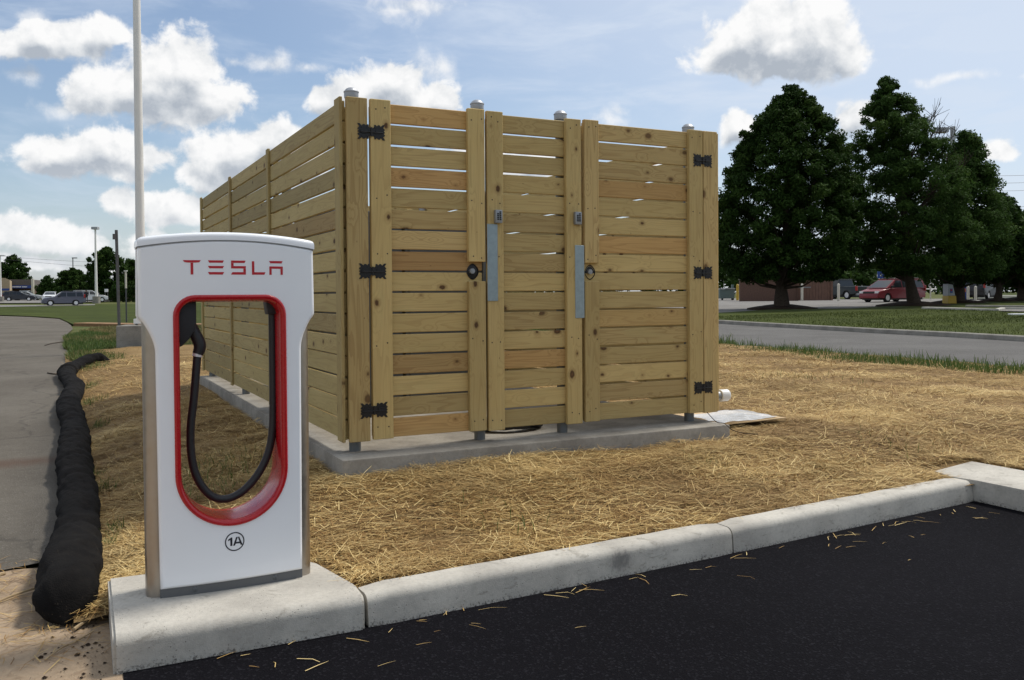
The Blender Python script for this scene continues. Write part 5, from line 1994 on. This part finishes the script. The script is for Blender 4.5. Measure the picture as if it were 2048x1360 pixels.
def lamp_pole(px, base, top, label, r0, head, mt='polewhite', plinth=None, group=None, depth=None):
    p, D, zt_ = up_px(px, base, top)
    r = empty('light_pole', (p.x, p.y, p.z))
    tag(r, label, 'light pole', group)
    H_ = zt_ - p.z
    MB().lathe((0, 0, 0), [(r0, 0.0), (r0 * 0.6, H_)], 12).build('shaft', MAT[mt], r, sm=0.6)
    if plinth:
        MB().lathe((0, 0, 0), [(plinth[0], -0.2), (plinth[0], plinth[1]), (0.0, plinth[1] + 0.01)], 16).build('plinth', MAT['oldconc'], r, sm=0.5)
    return r, H_, D


cr_ = Vector((RIGHT[0], RIGHT[1], 0)).normalized()


def head_box(r, H_, c0, c1, wd, th_, mt, name='lamp_head'):
    """Box along the picture's horizontal between offsets c0..c1 metres."""
    mb = MB()
    mb.box(c0, c1, -wd / 2, wd / 2, -th_ / 2, th_ / 2)
    return mb.build(name, MAT[mt], r, (0, 0, H_), (0, 0, -YAW), bevel=0.03)


r, H_, D = lamp_pole(193, 606, 458, 'white light pole with flat lamp head beyond the far lawn', 0.19, None, plinth=(0.5, 0.9))
head_box(r, H_ + 0.1, -0.42, 0.42, 0.7, 0.34, 'lamphead')
r, H_, D = lamp_pole(147, 598, 516, 'dark street lamp rising above the round tree', 0.12, None, mt='dkpole')
head_box(r, H_, -0.1, 0.72, 0.4, 0.16, 'dkpole')
r, H_, D = lamp_pole(2, 604, 511, 'thin white light pole at the left edge', 0.13, None, plinth=(0.4, 0.8))
head_box(r, H_, 0.0, 0.7, 0.4, 0.12, 'lamphead')
p, D, zt_ = up_px(253, 646, 541)
r = empty('marker_pole', (p.x, p.y, p.z))
tag(r, 'thin marker pole on the far lawn, dark below and pale on top', 'pole')
h2 = zt_ - p.z
MB().cyl((0, 0, -0.1), 0.035, h2 * 0.76, 'z', 8).build('lower_pole', MAT['dkpole'], r)
MB().cyl((0, 0, h2 * 0.661), 0.045, h2 * 0.32, 'z', 8).build('upper_pole', MAT['cream'], r)
MB().cyl((0, 0, h2 * 0.982), 0.09, h2 * 0.018, 'z', 10).build('cap', MAT['polewhite'], r)

# light pole with box head among the trees at the right
p, D, zt_ = up_px(1905, 604, 254)
r = empty('light_pole', (p.x, p.y, p.z))
tag(r, 'tall grey light pole with one box shaped head rising from the trees', 'light pole')
H_ = zt_ - p.z
MB().box(-0.13, 0.13, -0.13, 0.13, 0, H_).build('shaft', MAT['lamphead'], r, bevel=0.02)
head_box(r, H_ - 0.28, -1.45, -0.42, 0.6, 0.36, 'lamphead')
MB().box(-0.45, 0.0, -0.06, 0.06, -0.06, 0.06).build('arm', MAT['lamphead'], r, (0, 0, H_ - 0.16), (0, 0, -YAW))

# overhead wires at the right
for nth, (y0, y1) in zip(('topmost', 'second from top', 'middle', 'second lowest', 'lowest'), ((352, 345), (367, 359), (383, 374), (414, 408), (430, 426))):
    D = 115
    a = CAM + ray(1900, y0) * D
    b2 = CAM + ray(2300, y1 - 8) * D
    pts = [Vector(a).lerp(Vector(b2), t) + Vector((0, 0, -1.2 * t * (1 - t))) for t in np.linspace(-0.8, 1, 12)]
    o = MB().tube(pts, 0.022, 5).build('utility_wire', MAT['wire'])
    tag(o, nth + ' of five thin overhead wires at the right of the trees', 'wire', 'overhead wires at the right')
for nth, (y0, y1) in zip(('upper', 'lower'), ((513, 528), (517, 540))):
    D = 150
    a = CAM + ray(-60, y0 - 6) * D
    b2 = CAM + ray(330, y1) * D
    pts = [Vector(a).lerp(Vector(b2), t) + Vector((0, 0, -1.5 * t * (1 - t))) for t in np.linspace(-0.6, 1.4, 12)]
    tag(MB().tube(pts, 0.020, 5).build('utility_wire', MAT['wire']), nth + ' of two thin overhead wires above the far left cars', 'wire', 'overhead wires at the left')


# ------------------------------------------------------------------ vehicles
def wheel_meshes(rw, wd):
    ty = MB()
    prof = [(rw * 0.62, -wd / 2), (rw * 0.93, -wd / 2), (rw, -wd * 0.36), (rw, wd * 0.36), (rw * 0.93, wd / 2), (rw * 0.62, wd / 2)]
    ty.lathe((0, 0, 0), prof + [prof[0]], 24, cap=False)
    rim = MB()
    rim.lathe((0, 0, 0), [(rw * 0.63, -wd * 0.44), (rw * 0.63, wd * 0.44), (rw * 0.56, wd * 0.46), (rw * 0.50, wd * 0.41), (rw * 0.2, wd * 0.41), (rw * 0.14, wd * 0.45), (0, wd * 0.45)], 20)
    for i in range(5):
        a = 2 * PI * i / 5
        c, s = math.cos(a), math.sin(a)
        q = [(rw * 0.12, -0.035), (rw * 0.57, -0.05), (rw * 0.57, 0.05), (rw * 0.12, 0.035)]
        v = [(x * c - y * s, x * s + y * c, wd * z) for z in (0.36, 0.47) for x, y in q]
        rim.add(v, [(0, 1, 2, 3), (7, 6, 5, 4), (0, 4, 5, 1), (1, 5, 6, 2), (2, 6, 7, 3), (3, 7, 4, 0)])
    return ty.mesh('tyre', sm=0.6), rim.mesh('rim', sm=0.6)


def vehicle(name, label, cat, loc, rz, spec, body_mt, group=None):
    """spec: L, W, side outline of the lower body, cabin outline (x,z pairs belt->roof), window cuts, wheel positions."""
    r = empty(name, loc, rz)
    tag(r, label, cat, group)
    L, Wd = spec['L'], spec['W']
    rw = spec['rw']
    # lower body side outline with wheel arches, x forward, front at +L/2
    low = spec.get('sill', 0.28)
    xw = spec['wheels']
    ol = list(spec['body'])            # from rear bottom, up, along, to front bottom
    bottom = []
    for x in sorted(xw, reverse=True):
        ra = rw * 1.16
        for k in range(9):
            a = PI * k / 8
            bottom.append((x + ra * math.cos(a), max(low, rw + ra * math.sin(a)) if 0 < k < 8 else low))
    poly = ol + bottom
    n = len(poly)
    vs, fs = [], []
    xsh = spec.get('taper', 0.06)
    zmax = max(z for _, z in poly)
    for (fy, ins, dz_) in ((-0.5, 0.05, -0.02), (-0.485, 0.012, 0.0), (-0.46, 0.0, 0.0), (0.46, 0.0, 0.0), (0.485, 0.012, 0.0), (0.5, 0.05, -0.02)):
        for (x, z) in poly:
            e = abs(x) / (L / 2)
            nar = 1 - 0.10 * max(0, (e - 0.72) / 0.28) ** 2
            tum = 1 - 0.05 * max(0, (z - 0.75) / 0.4)
            sx = x * (1 - ins / (L / 2))
            vs.append((sx, fy * Wd * nar * tum, z - (ins * 0.5 if z > 0.5 else 0)))
    for k in range(5):
        for i in range(n):
            j = (i + 1) % n
            fs.append((k * n + i, k * n + j, (k + 1) * n + j, (k + 1) * n + i))
    fs.append(tuple(range(n)))
    fs.append(tuple(5 * n + i for i in range(n - 1, -1, -1)))
    MB().add(vs, fs).build('body', body_mt, r, sm=0.6)
    # cabin: belt outline to roof outline
    if 'cabin' in spec:
        (bx0, bx1, bz, rx0, rx1, rz_) = spec['cabin']      # rear base, front base, belt z, rear roof, front roof, roof z
        wb, wr = Wd * 0.475, Wd * 0.385
        wr = spec.get('roofw', wr)
        vs = []
        for (x0, x1, z, hw_) in ((bx0, bx1, bz, wb), (rx0, rx1, rz_ - 0.05, wr)):
            vs += [(x0, -hw_, z), (x1, -hw_, z), (x1, hw_, z), (x0, hw_, z)]
        MB().add(vs, [(0, 1, 5, 4), (1, 2, 6, 5), (2, 3, 7, 6), (3, 0, 4, 7), (4, 5, 6, 7)]).build('cabin', body_mt, r, bevel=0.03, seg=2)
        MB().box(rx0 - 0.04, rx1 + 0.02, -wr - 0.01, wr + 0.01, rz_ - 0.055, rz_).build('roof', body_mt, r, bevel=0.03, seg=2, sm=0.8)

        def on_side(x, f, sg, o=0.008):
            return (x, sg * (wb + (wr - wb) * f + o), bz + (rz_ - 0.05 - bz) * f)

        def edge(f, x):
            return x
        f0, f1 = 0.08, 0.88
        for sg in (-1, 1):
            for (a0, a1, b0, b1) in spec['windows']:         # bottom x range, top x range
                P = [on_side(a0, f0, sg), on_side(a1, f0, sg), on_side(b1, f1, sg), on_side(b0, f1, sg)]
                Q = [(x, y - sg * 0.02, z) for x, y, z in P]
                MB().add(P + Q, [(0, 1, 2, 3), (7, 6, 5, 4), (0, 4, 5, 1), (1, 5, 6, 2), (2, 6, 7, 3), (3, 7, 4, 0)]).build('window', MAT['glass'], r)
        # windscreen and rear window
        for (xb, xt, nm, sg) in ((bx1, rx1, 'windscreen', 1), (bx0, rx0, 'rear_window', -1)):
            P = []
            for f in (0.07, 0.9):
                hw_ = (wb + (wr - wb) * f) * 0.9
                x = xb + (xt - xb) * f + sg * 0.012
                z = bz + (rz_ - 0.05 - bz) * f + 0.004
                P += [(x, -hw_, z), (x, hw_, z)]
            P = [P[0], P[1], P[3], P[2]]
            Q = [(x - sg * 0.02, y, z) for x, y, z in P]
            MB().add(P + Q, [(0, 1, 2, 3), (7, 6, 5, 4), (0, 4, 5, 1), (1, 5, 6, 2), (2, 6, 7, 3), (3, 7, 4, 0)]).build(nm, MAT['glass'], r)
        for sg in (-1, 1):
            MB().box(bx1 - 0.62, bx1 - 0.42, min(sg * wb, sg * (wb + 0.17)), max(sg * wb, sg * (wb + 0.17)), bz + 0.02, bz + 0.18).build('mirror', spec.get('mirror', MAT['trim']), r, bevel=0.02)
    ty, rim = wheel_meshes(rw, 0.22)
    ty.materials.append(MAT['tyre'])
    rim.materials.append(MAT['alloy'])
    for x in xw:
        for sg in (-1, 1):
            wo_ = me_obj('wheel', ty, None, r, (x, sg * (Wd / 2 - 0.125), rw), (-sg * PI / 2, 0, 0))
            me_obj('rim', rim, None, wo_)
    fx, rx = L / 2, -L / 2
    hz_, tz_ = spec['lampz'], spec['tailz']
    for sg in (-1, 1):
        y0, y1 = sorted((sg * Wd * 0.27, sg * Wd * 0.445))
        MB().box(fx - 0.24, fx - 0.035 + spec.get('lampout', 0), y0, y1, hz_ - 0.085, hz_ + 0.085).build('headlight', MAT['lampglass'], r, bevel=0.025)
        y0, y1 = sorted((sg * Wd * 0.40, sg * Wd * 0.475))
        MB().box(rx + 0.0 + spec.get('tailin', 0), rx + 0.16 + spec.get('tailin', 0), y0, y1, tz_ - 0.20, tz_ + 0.20).build('taillight', MAT['tail'], r, bevel=0.02)
    MB().box(fx - 0.12, fx - 0.012, -Wd * 0.25, Wd * 0.25, hz_ - 0.08, hz_ + 0.07).build('grille', MAT['trim'], r, bevel=0.01)
    MB().box(fx - 0.2, fx + 0.02, -Wd * 0.43, Wd * 0.43, 0.30, 0.50).build('bumper', spec.get('bump', body_mt), r, bevel=0.04)
    MB().box(rx - 0.02, rx + 0.2, -Wd * 0.43, Wd * 0.43, 0.34, 0.55).build('bumper', spec.get('bump', body_mt), r, bevel=0.04)
    MB().box(-L / 2 + 0.25, L / 2 - 0.25, -Wd * 0.4, Wd * 0.4, 0.18, low + 0.2).build('underbody', MAT['trim'], r)
    if spec.get('rails'):
        (bx0, bx1, bz, rx0, rx1, rz_) = spec['cabin']
        for sg in (-1, 1):
            MB().tube([(rx0 + 0.1, sg * 0.55, rz_ - 0.01), (rx0 + 0.2, sg * 0.55, rz_ + 0.06), (rx1 - 0.25, sg * 0.55, rz_ + 0.06), (rx1 - 0.1, sg * 0.55, rz_ - 0.01)], 0.022, 6).build('roof_rail', MAT['trim'], r)
    return r


def suv_spec():
    return dict(L=4.55, W=1.8, rw=0.34, sill=0.32, wheels=(1.40, -1.25), taper=0.05,
                body=[(-2.20, 0.42), (-2.27, 0.6), (-2.25, 0.95), (-2.18, 1.04), (0.75, 1.04), (1.55, 0.98), (2.05, 0.88), (2.22, 0.74), (2.27, 0.5), (2.15, 0.36)],
                cabin=(-2.2, 1.02, 1.03, -2.05, 0.22, 1.66),
                windows=[(-2.02, -1.32, -1.95, -1.32), (-1.24, -0.33, -1.24, -0.33), (-0.25, 0.72, -0.25, 0.17)], lampz=0.76, tailz=1.12, rails=True, tailin=0.03)


def van_spec():
    return dict(L=5.1, W=1.95, rw=0.34, sill=0.30, wheels=(1.62, -1.38),
                body=[(-2.45, 0.4), (-2.55, 0.6), (-2.53, 1.0), (-2.45, 1.06), (1.0, 1.06), (1.75, 0.98), (2.3, 0.86), (2.5, 0.72), (2.55, 0.5), (2.42, 0.34)],
                cabin=(-2.5, 1.72, 1.04, -2.3, 0.62, 1.74),
                windows=[(-2.25, -1.2, -2.15, -1.2), (-1.12, 0.0, -1.12, 0.0), (0.08, 1.15, 0.08, 0.6)], lampz=0.74, tailz=1.05, rails=True)


def sedan_spec():
    return dict(L=4.6, W=1.78, rw=0.32, sill=0.28, wheels=(1.40, -1.30),
                body=[(-2.2, 0.4), (-2.3, 0.6), (-2.28, 0.92), (-2.15, 0.98), (-1.35, 1.0), (0.9, 0.96), (1.6, 0.88), (2.1, 0.78), (2.26, 0.66), (2.3, 0.48), (2.2, 0.34)],
                cabin=(-1.75, 1.05, 0.95, -1.05, 0.15, 1.45),
                windows=[(-1.45, -0.75, -1.0, -0.75), (-0.68, 0.05, -0.68, 0.05), (0.12, 0.85, 0.12, 0.15)], lampz=0.68, tailz=0.80)


def wagon_spec():
    s = sedan_spec()
    s['cabin'] = (-2.2, 1.05, 0.95, -1.85, 0.2, 1.5)
    s['windows'] = [(-2.0, -1.25, -1.8, -1.25), (-1.15, -0.3, -1.15, -0.3), (-0.22, 0.85, -0.22, 0.2)]
    return s


def pickup_spec():
    return dict(L=5.4, W=1.95, rw=0.38, sill=0.42, wheels=(1.7, -1.6),
                body=[(-2.62, 0.55), (-2.7, 0.7), (-2.68, 1.12), (-2.6, 1.14), (-0.55, 1.14), (0.8, 1.12), (1.6, 1.08), (2.4, 1.0), (2.62, 0.85), (2.68, 0.6), (2.55, 0.45)],
                cabin=(-0.65, 1.2, 1.12, -0.55, 0.45, 1.78), windows=[(-0.55, 0.05, -0.5, 0.05), (0.12, 0.95, 0.12, 0.42)], lampz=0.86, tailz=0.95, bump=MAT['lockgrey'])


def place(spec_fn, px, py, heading, label, col, name='parked_car', cat='car', group=None, dz=0.02, mname='paint'):
    """heading: nose direction seen from the camera; 0 points right, 90 away, 180 left, 270 nearer (degrees)."""
    p, D = at(px, py, dz)
    d_ = ray(px, py)
    az = math.radians(heading) - math.atan2(d_[0], d_[1])
    return vehicle(name, label, cat, (p.x, p.y, p.z), az, spec_fn(), paint(mname, col), group)


place(suv_spec, 127, 611.5, 184, 'grey sport utility car with roof rails side on at the edge of the lawn', (0.095, 0.095, 0.125), 'suv', 'car', mname='grey_paint')
place(van_spec, 1785, 604.2, 230, 'dark red minivan parked behind the feathery tree', (0.21, 0.010, 0.018), 'minivan', 'van', mname='red_paint')
place(pickup_spec, 1682, 598.5, 135, 'dark grey green pickup truck parked with its tail towards the road', (0.014, 0.018, 0.017), 'pickup_truck', 'truck', mname='green_paint')
place(suv_spec, 1962, 599, 76, 'black sport utility car between the white bollards at the right', (0.018, 0.018, 0.022), 'suv', 'car', mname='black_paint')
CG_ = 'cars on the far left lot'
place(wagon_spec, 38, 602, 355, 'dark hatchback in front of the silver car at the far left', (0.02, 0.022, 0.03), group=CG_, mname='dark_paint')
place(sedan_spec, 53, 601, 350, 'silver sedan with its nose past the dark hatchback', (0.45, 0.47, 0.46), group=CG_, mname='silver_paint')
place(sedan_spec, 23, 597.5, 14, 'dark sedan under the blue banded store canopy', (0.03, 0.035, 0.05), group=CG_, mname='navy_paint')
place(wagon_spec, 52, 597.5, 80, 'silver wagon parked beside the canopy pillar', (0.40, 0.41, 0.41), group=CG_, mname='grey_silver_paint')
place(sedan_spec, 101, 602, 263, 'white sedan seen head on behind the grey sport utility car', (0.70, 0.72, 0.74), group=CG_, mname='white_paint')
place(suv_spec, 180, 604, 15, 'pale silver car with raised boot behind the person', (0.50, 0.51, 0.52), group=CG_, mname='pale_paint')
place(sedan_spec, 205, 600.5, 40, 'white sedan at the foot of the white light pole', (0.72, 0.73, 0.74), group=CG_, mname='white_paint')

# person beside the open boot
p, D = at(173, 606.5, 0.03)
r = empty('person', (p.x, p.y, p.z), -YAW)
tag(r, 'person in dark clothes standing behind the grey sport utility car', 'person')
me = bpy.data.meshes.new('body')
J = [(0, 0, 0.95), (0, 0, 1.2), (0, 0.0, 1.42), (0, 0, 1.52), (0, -0.02, 1.68), (-0.2, 0, 1.40), (-0.26, -0.03, 1.12), (-0.24, -0.16, 0.92), (0.2, 0, 1.40), (0.26, -0.02, 1.12), (0.25, -0.12, 0.9),
     (-0.1, 0, 0.88), (-0.11, -0.02, 0.48), (-0.12, 0.02, 0.08), (0.1, 0, 0.88), (0.12, -0.02, 0.48), (0.13, 0.02, 0.08), (-0.12, -0.14, 0.04), (0.13, -0.14, 0.04)]
Eg = [(0, 1), (1, 2), (2, 3), (3, 4), (2, 5), (5, 6), (6, 7), (2, 8), (8, 9), (9, 10), (0, 11), (11, 12), (12, 13), (0, 14), (14, 15), (15, 16), (13, 17), (16, 18)]
Rd = [0.15, 0.15, 0.15, 0.06, 0.105, 0.07, 0.05, 0.04, 0.07, 0.05, 0.04, 0.10, 0.065, 0.045, 0.10, 0.065, 0.045, 0.035, 0.035]
me.from_pydata(J, Eg, [])
tmp = bpy.data.objects.new('body', me)
COL.objects.link(tmp)
md = tmp.modifiers.new('skin', 'SKIN')
for v, q in zip(me.skin_vertices[0].data if me.skin_vertices else [], Rd):
    v.radius = (q, q * 0.85)
if not me.skin_vertices:
    bm = bmesh.new()
    bm.from_mesh(me)
    lay = bm.verts.layers.skin.verify()
    for v, q in zip(bm.verts, Rd):
        v[lay].radius = (q, q * 0.85)
    bm.to_mesh(me)
    bm.free()
tmp.modifiers.new('sub', 'SUBSURF').levels = 1
dg = bpy.context.evaluated_depsgraph_get()
dg.update()
bme = bpy.data.meshes.new_from_object(tmp.evaluated_get(dg))
bpy.data.objects.remove(tmp)
bme.shade_smooth()
bme.materials.clear()
me_obj('body', bme, MAT['cloth'], r)
MB().lathe((0, -0.03, 1.54), [(0.04, 0), (0.085, 0.05), (0.095, 0.12), (0.08, 0.19), (0.0, 0.23)], 12).build('head', MAT['skin'], r, sm=1)
MB().lathe((0, -0.015, 1.62), [(0.104, 0.02), (0.106, 0.08), (0.085, 0.14), (0.0, 0.17)], 12).build('hair', MAT['cloth'], r, sm=1)

# ------------------------------------------------------------------ buildings and street furniture, left
p, D = at(4, 598, 0)
r = empty('store', (p.x, p.y, p.z), -YAW * 0.0 + 0.02)
tag(r, 'tan store wall at the left edge beside the parked cars', 'building')
s1 = D / FPX
MB().prism([(-14, 0), (14 * s1, 0), (14 * s1, 38 * s1), (6 * s1, 42 * s1), (-14, 44 * s1)], 0, 20).build('wall', MAT['tan'], r)
MB().box(-14, 13 * s1, -0.06, -0.001, 17 * s1, 21 * s1).build('blue_band', MAT['blue'], r)
p, D = at(40, 596, 0)
r = empty('canopy_store', (p.x, p.y, p.z), -YAW * 0.3)
tag(r, 'low store with brown roof canopy and blue band on pillars at the left', 'building')
s1 = D / FPX
MB().prism([(-28 * s1, 24 * s1), (24 * s1, 24 * s1), (22 * s1, 37 * s1), (-26 * s1, 37 * s1)], -0.4, 9).build('roof', MAT['roofgrey'], r)
MB().box(-28 * s1, 21 * s1, -0.55, -0.405, 19.5 * s1, 25 * s1).build('blue_band', MAT['blue'], r)
mb = MB()
rg_ = random.Random(5)
x = -22.0
while x < 14:
    w_ = rg_.uniform(0.9, 2.2)
    if not (1.0 < x < 4.0):
        mb.box(x * s1, (x + w_) * s1, -0.58, -0.555, 21.4 * s1, 23.2 * s1)
    x += w_ + 0.5
mb.build('band_lettering', MAT['white'], r)
for x0, x1 in ((21.2, 25.5), (-27, -23)):
    MB().box(x0 * s1, x1 * s1, -0.5, 0.2, -0.2, 38.5 * s1 if x0 > 0 else 24 * s1).build('pillar', MAT['cream'] if x0 > 0 else MAT['brick'], r)
MB().box(-26 * s1, 20 * s1, 4, 8.8, 0, 24 * s1).build('wall', MAT['brick'], r)
p, D = at(112, 592, 0)
r = empty('distant_building', (p.x, p.y, p.z))
tag(r, 'pale distant building between the bushes at the left', 'building')
s1 = D / FPX
MB().box(-14 * s1, 10 * s1, 0, 8, 0, 20 * s1).build('wall', MAT['cream'], r)
MB().box(-15 * s1, 11 * s1, -0.3, 8.3, 20.05 * s1, 21.5 * s1).build('roof', MAT['roofgrey'], r)
p, D = at(213, 603, 0)
r = empty('roadside_sign', (p.x, p.y, p.z), -YAW)
tag(r, 'small white rectangular sign on two legs before the dark tree', 'sign')
s1 = D / FPX
MB().box(-3.4 * s1, 3.4 * s1, -0.05, 0.05, 19 * s1, 25 * s1).build('panel', MAT['pvc'], r)
for x in (-3.0, 2.2):
    MB().box(x * s1, (x + 0.8) * s1, -0.04, 0.04, 0, 18.9 * s1).build('leg', MAT['signgrey'], r)

# ------------------------------------------------------------------ far lot, right
p, D = at(1540, 602.5, 0.03)
s1 = D / FPX
r = empty('brick_enclosure', (p.x, p.y, p.z), -YAW)
tag(r, 'low brown brick dumpster enclosure with board gates behind the first tree', 'enclosure')
nrow = 12
wall = MB().box(-60 * s1, 54 * s1, 0, 0.3, -0.2, 43 * s1)
wl = wall.build('wall', MAT['brick'], r)
MB().box(54.05 * s1, 56 * s1, -0.1, 5, -0.2, 43 * s1).build('wall', MAT['brick'], r)
MB().box(-61 * s1, 57 * s1, -0.12, 0.42, 43.05 * s1, 45 * s1).build('coping', MAT['oldconc'], r)
for i in range(11):
    x0 = 56.4 + i * 5.9
    MB().box(x0 * s1, (x0 + 5.5) * s1, 0.05 + 0.012 * (i % 2), 0.12 + 0.012 * (i % 2), 0.05, 41.5 * s1 + 0.02 * (i % 3)).build('gate_board', MAT['brownwood'], r)
MB().box(57 * s1, 82 * s1, 0.02, 0.045, 26 * s1, 28.5 * s1).build('gate_bar', MAT['lockgrey'], r)
MB().box(121.5 * s1, 125.5 * s1, -0.05, 0.3, -0.1, 42 * s1).build('gate_post', MAT['brownwood'], r)


def bollard(px, py, top, mt, label, group=None, cone=False):
    p, D = at(px, py, 0.03)
    hb = (py - top) * D / FPX
    rb = 2.6 * D / FPX
    o = MB().lathe((0, 0, 0), [(rb, -0.1), (rb, hb - rb), (rb * 0.87, hb - rb * 0.5), (rb * 0.5, hb - rb * 0.13), (0, hb)], 14).build('bollard', MAT[mt], None, (p.x, p.y, p.z), sm=0.9)
    tag(o, label, 'bollard', group)


BG = 'bollards on the far lot'
bollard(1475, 601, 568, 'yellow', 'yellow bollard by the dumpster', BG)
bollard(1604, 602, 567, 'cream', 'cream bollard in front of the brown board gates', BG)
bollard(1677, 602, 567, 'cream', 'cream bollard in front of the pickup truck', BG)
bollard(1936, 601, 572, 'cream', 'thin white bollard beside the blue machine', BG)
bollard(1951, 601, 572, 'cream', 'thin white bollard before the black sport utility car', BG)
p, D = at(1456, 601, 0.02)
s1 = D / FPX
r = empty('dumpster', (p.x, p.y, p.z), -YAW)
tag(r, 'grey green dumpster beside the yellow bollard', 'dumpster')
MB().prism([(-15 * s1, 4 * s1), (13 * s1, 4 * s1), (14 * s1, 22 * s1), (-16 * s1, 22 * s1)], 0, 1.6).build('bin', MAT['dkgreen'], r, bevel=0.03)
MB().box(-16.5 * s1, 14.5 * s1, -0.08, 1.7, 22.3 * s1, 24.5 * s1).build('lid', MAT['lockgrey'], r, bevel=0.02)
for x in (-12, 9):
    MB().box(x * s1, (x + 3) * s1, 0.1, 0.3, 0, 4 * s1).build('skid', MAT['trim'], r)
MB().box(13.5 * s1, 17 * s1, 0.9, 1.3, 0, 32 * s1).build('side_post', MAT['dkgreen'], r)

# open frame by the lane
p, D = at(1855, 599, 0.03)
s1 = D / FPX
r = empty('rail_frame', (p.x, p.y, p.z), -YAW)
tag(r, 'white pipe rail with two posts right of the minivan', 'rail')
for x in (-8.5, 6):
    MB().cyl((x * s1, 0, -0.1), 1.2 * s1, 27 * s1 + 0.1, 'z', 10).build('post', MAT['cream'], r)
MB().cyl((-14 * s1, 0, 21 * s1), 0.9 * s1, 32 * s1, 'x', 10).build('rail', MAT['polewhite'], r)

# teller machine with yellow foot, and the blue one behind
p, D = at(1905, 607.5, 0.1)
s1 = 0.8 * D / FPX
r = empty('kiosk', (p.x, p.y, p.z), -YAW)
tag(r, 'grey drive up machine on a yellow foot behind the leaning trunk', 'kiosk')
MB().prism([(-11 * s1, -0.1), (11 * s1, -0.1), (9 * s1, 20 * s1), (-10 * s1, 20 * s1)], 0, 0.8).build('foot', MAT['yellow'], r, bevel=0.02)
MB().prism([(-10 * s1, 20.2 * s1), (8 * s1, 20.2 * s1), (2 * s1, 48 * s1), (-10 * s1, 50 * s1)], 0.05, 0.75).build('housing', MAT['lockgrey'], r, bevel=0.02)
MB().box(-5 * s1, 1 * s1, 0.02, 0.049, 27 * s1, 38 * s1).build('screen', MAT['blue'], r)
MB().box(-4.6 * s1, -0.8 * s1, 0.0, 0.019, 32 * s1, 36 * s1).build('red_panel', MAT['tail'], r)
p, D = at(1928, 600, 0.03)
s1 = D / FPX
r = empty('kiosk', (p.x, p.y, p.z), -YAW)
tag(r, 'dark blue upright machine with an orange panel beside the thin bollards', 'kiosk')
MB().box(-6 * s1, 5 * s1, 0, 0.8, 0, 31 * s1).build('housing', MAT['blue'], r, bevel=0.03)
MB().box(-2 * s1, 3 * s1, -0.03, -0.001, 16 * s1, 23 * s1).build('panel', MAT['orange'], r)
# blue sign over the minivan
p, D = at(1776, 600, 0.03)
s1 = D / FPX
r = empty('blue_sign', (p.x, p.y, p.z), -YAW)
tag(r, 'small dark blue sign with a white mark above the minivan roof', 'sign')
MB().cyl((0, 1.5, 0), 0.8 * s1, 44 * s1, 'z', 8).build('post', MAT['dkpole'], r)
MB().box(-7 * s1, 7 * s1, 1.35, 1.45, 44 * s1, 58 * s1).build('panel', MAT['blue'], r)
MB().box(-2.5 * s1, 1.5 * s1, 1.32, 1.345, 48.5 * s1, 52.5 * s1).build('white_mark', MAT['pvc'], r)
# litter on the lawn edge
p, D = at(2037, 631, 0.18)
tag(MB().box(-0.32, 0.32, -0.2, 0.2, 0.0, 0.06).build('wheel_stop', MAT['pvc'], None, (p.x, p.y, p.z + 0.02), (0, 0, -YAW), bevel=0.02), 'small white block lying on the paving at the right edge', 'block')
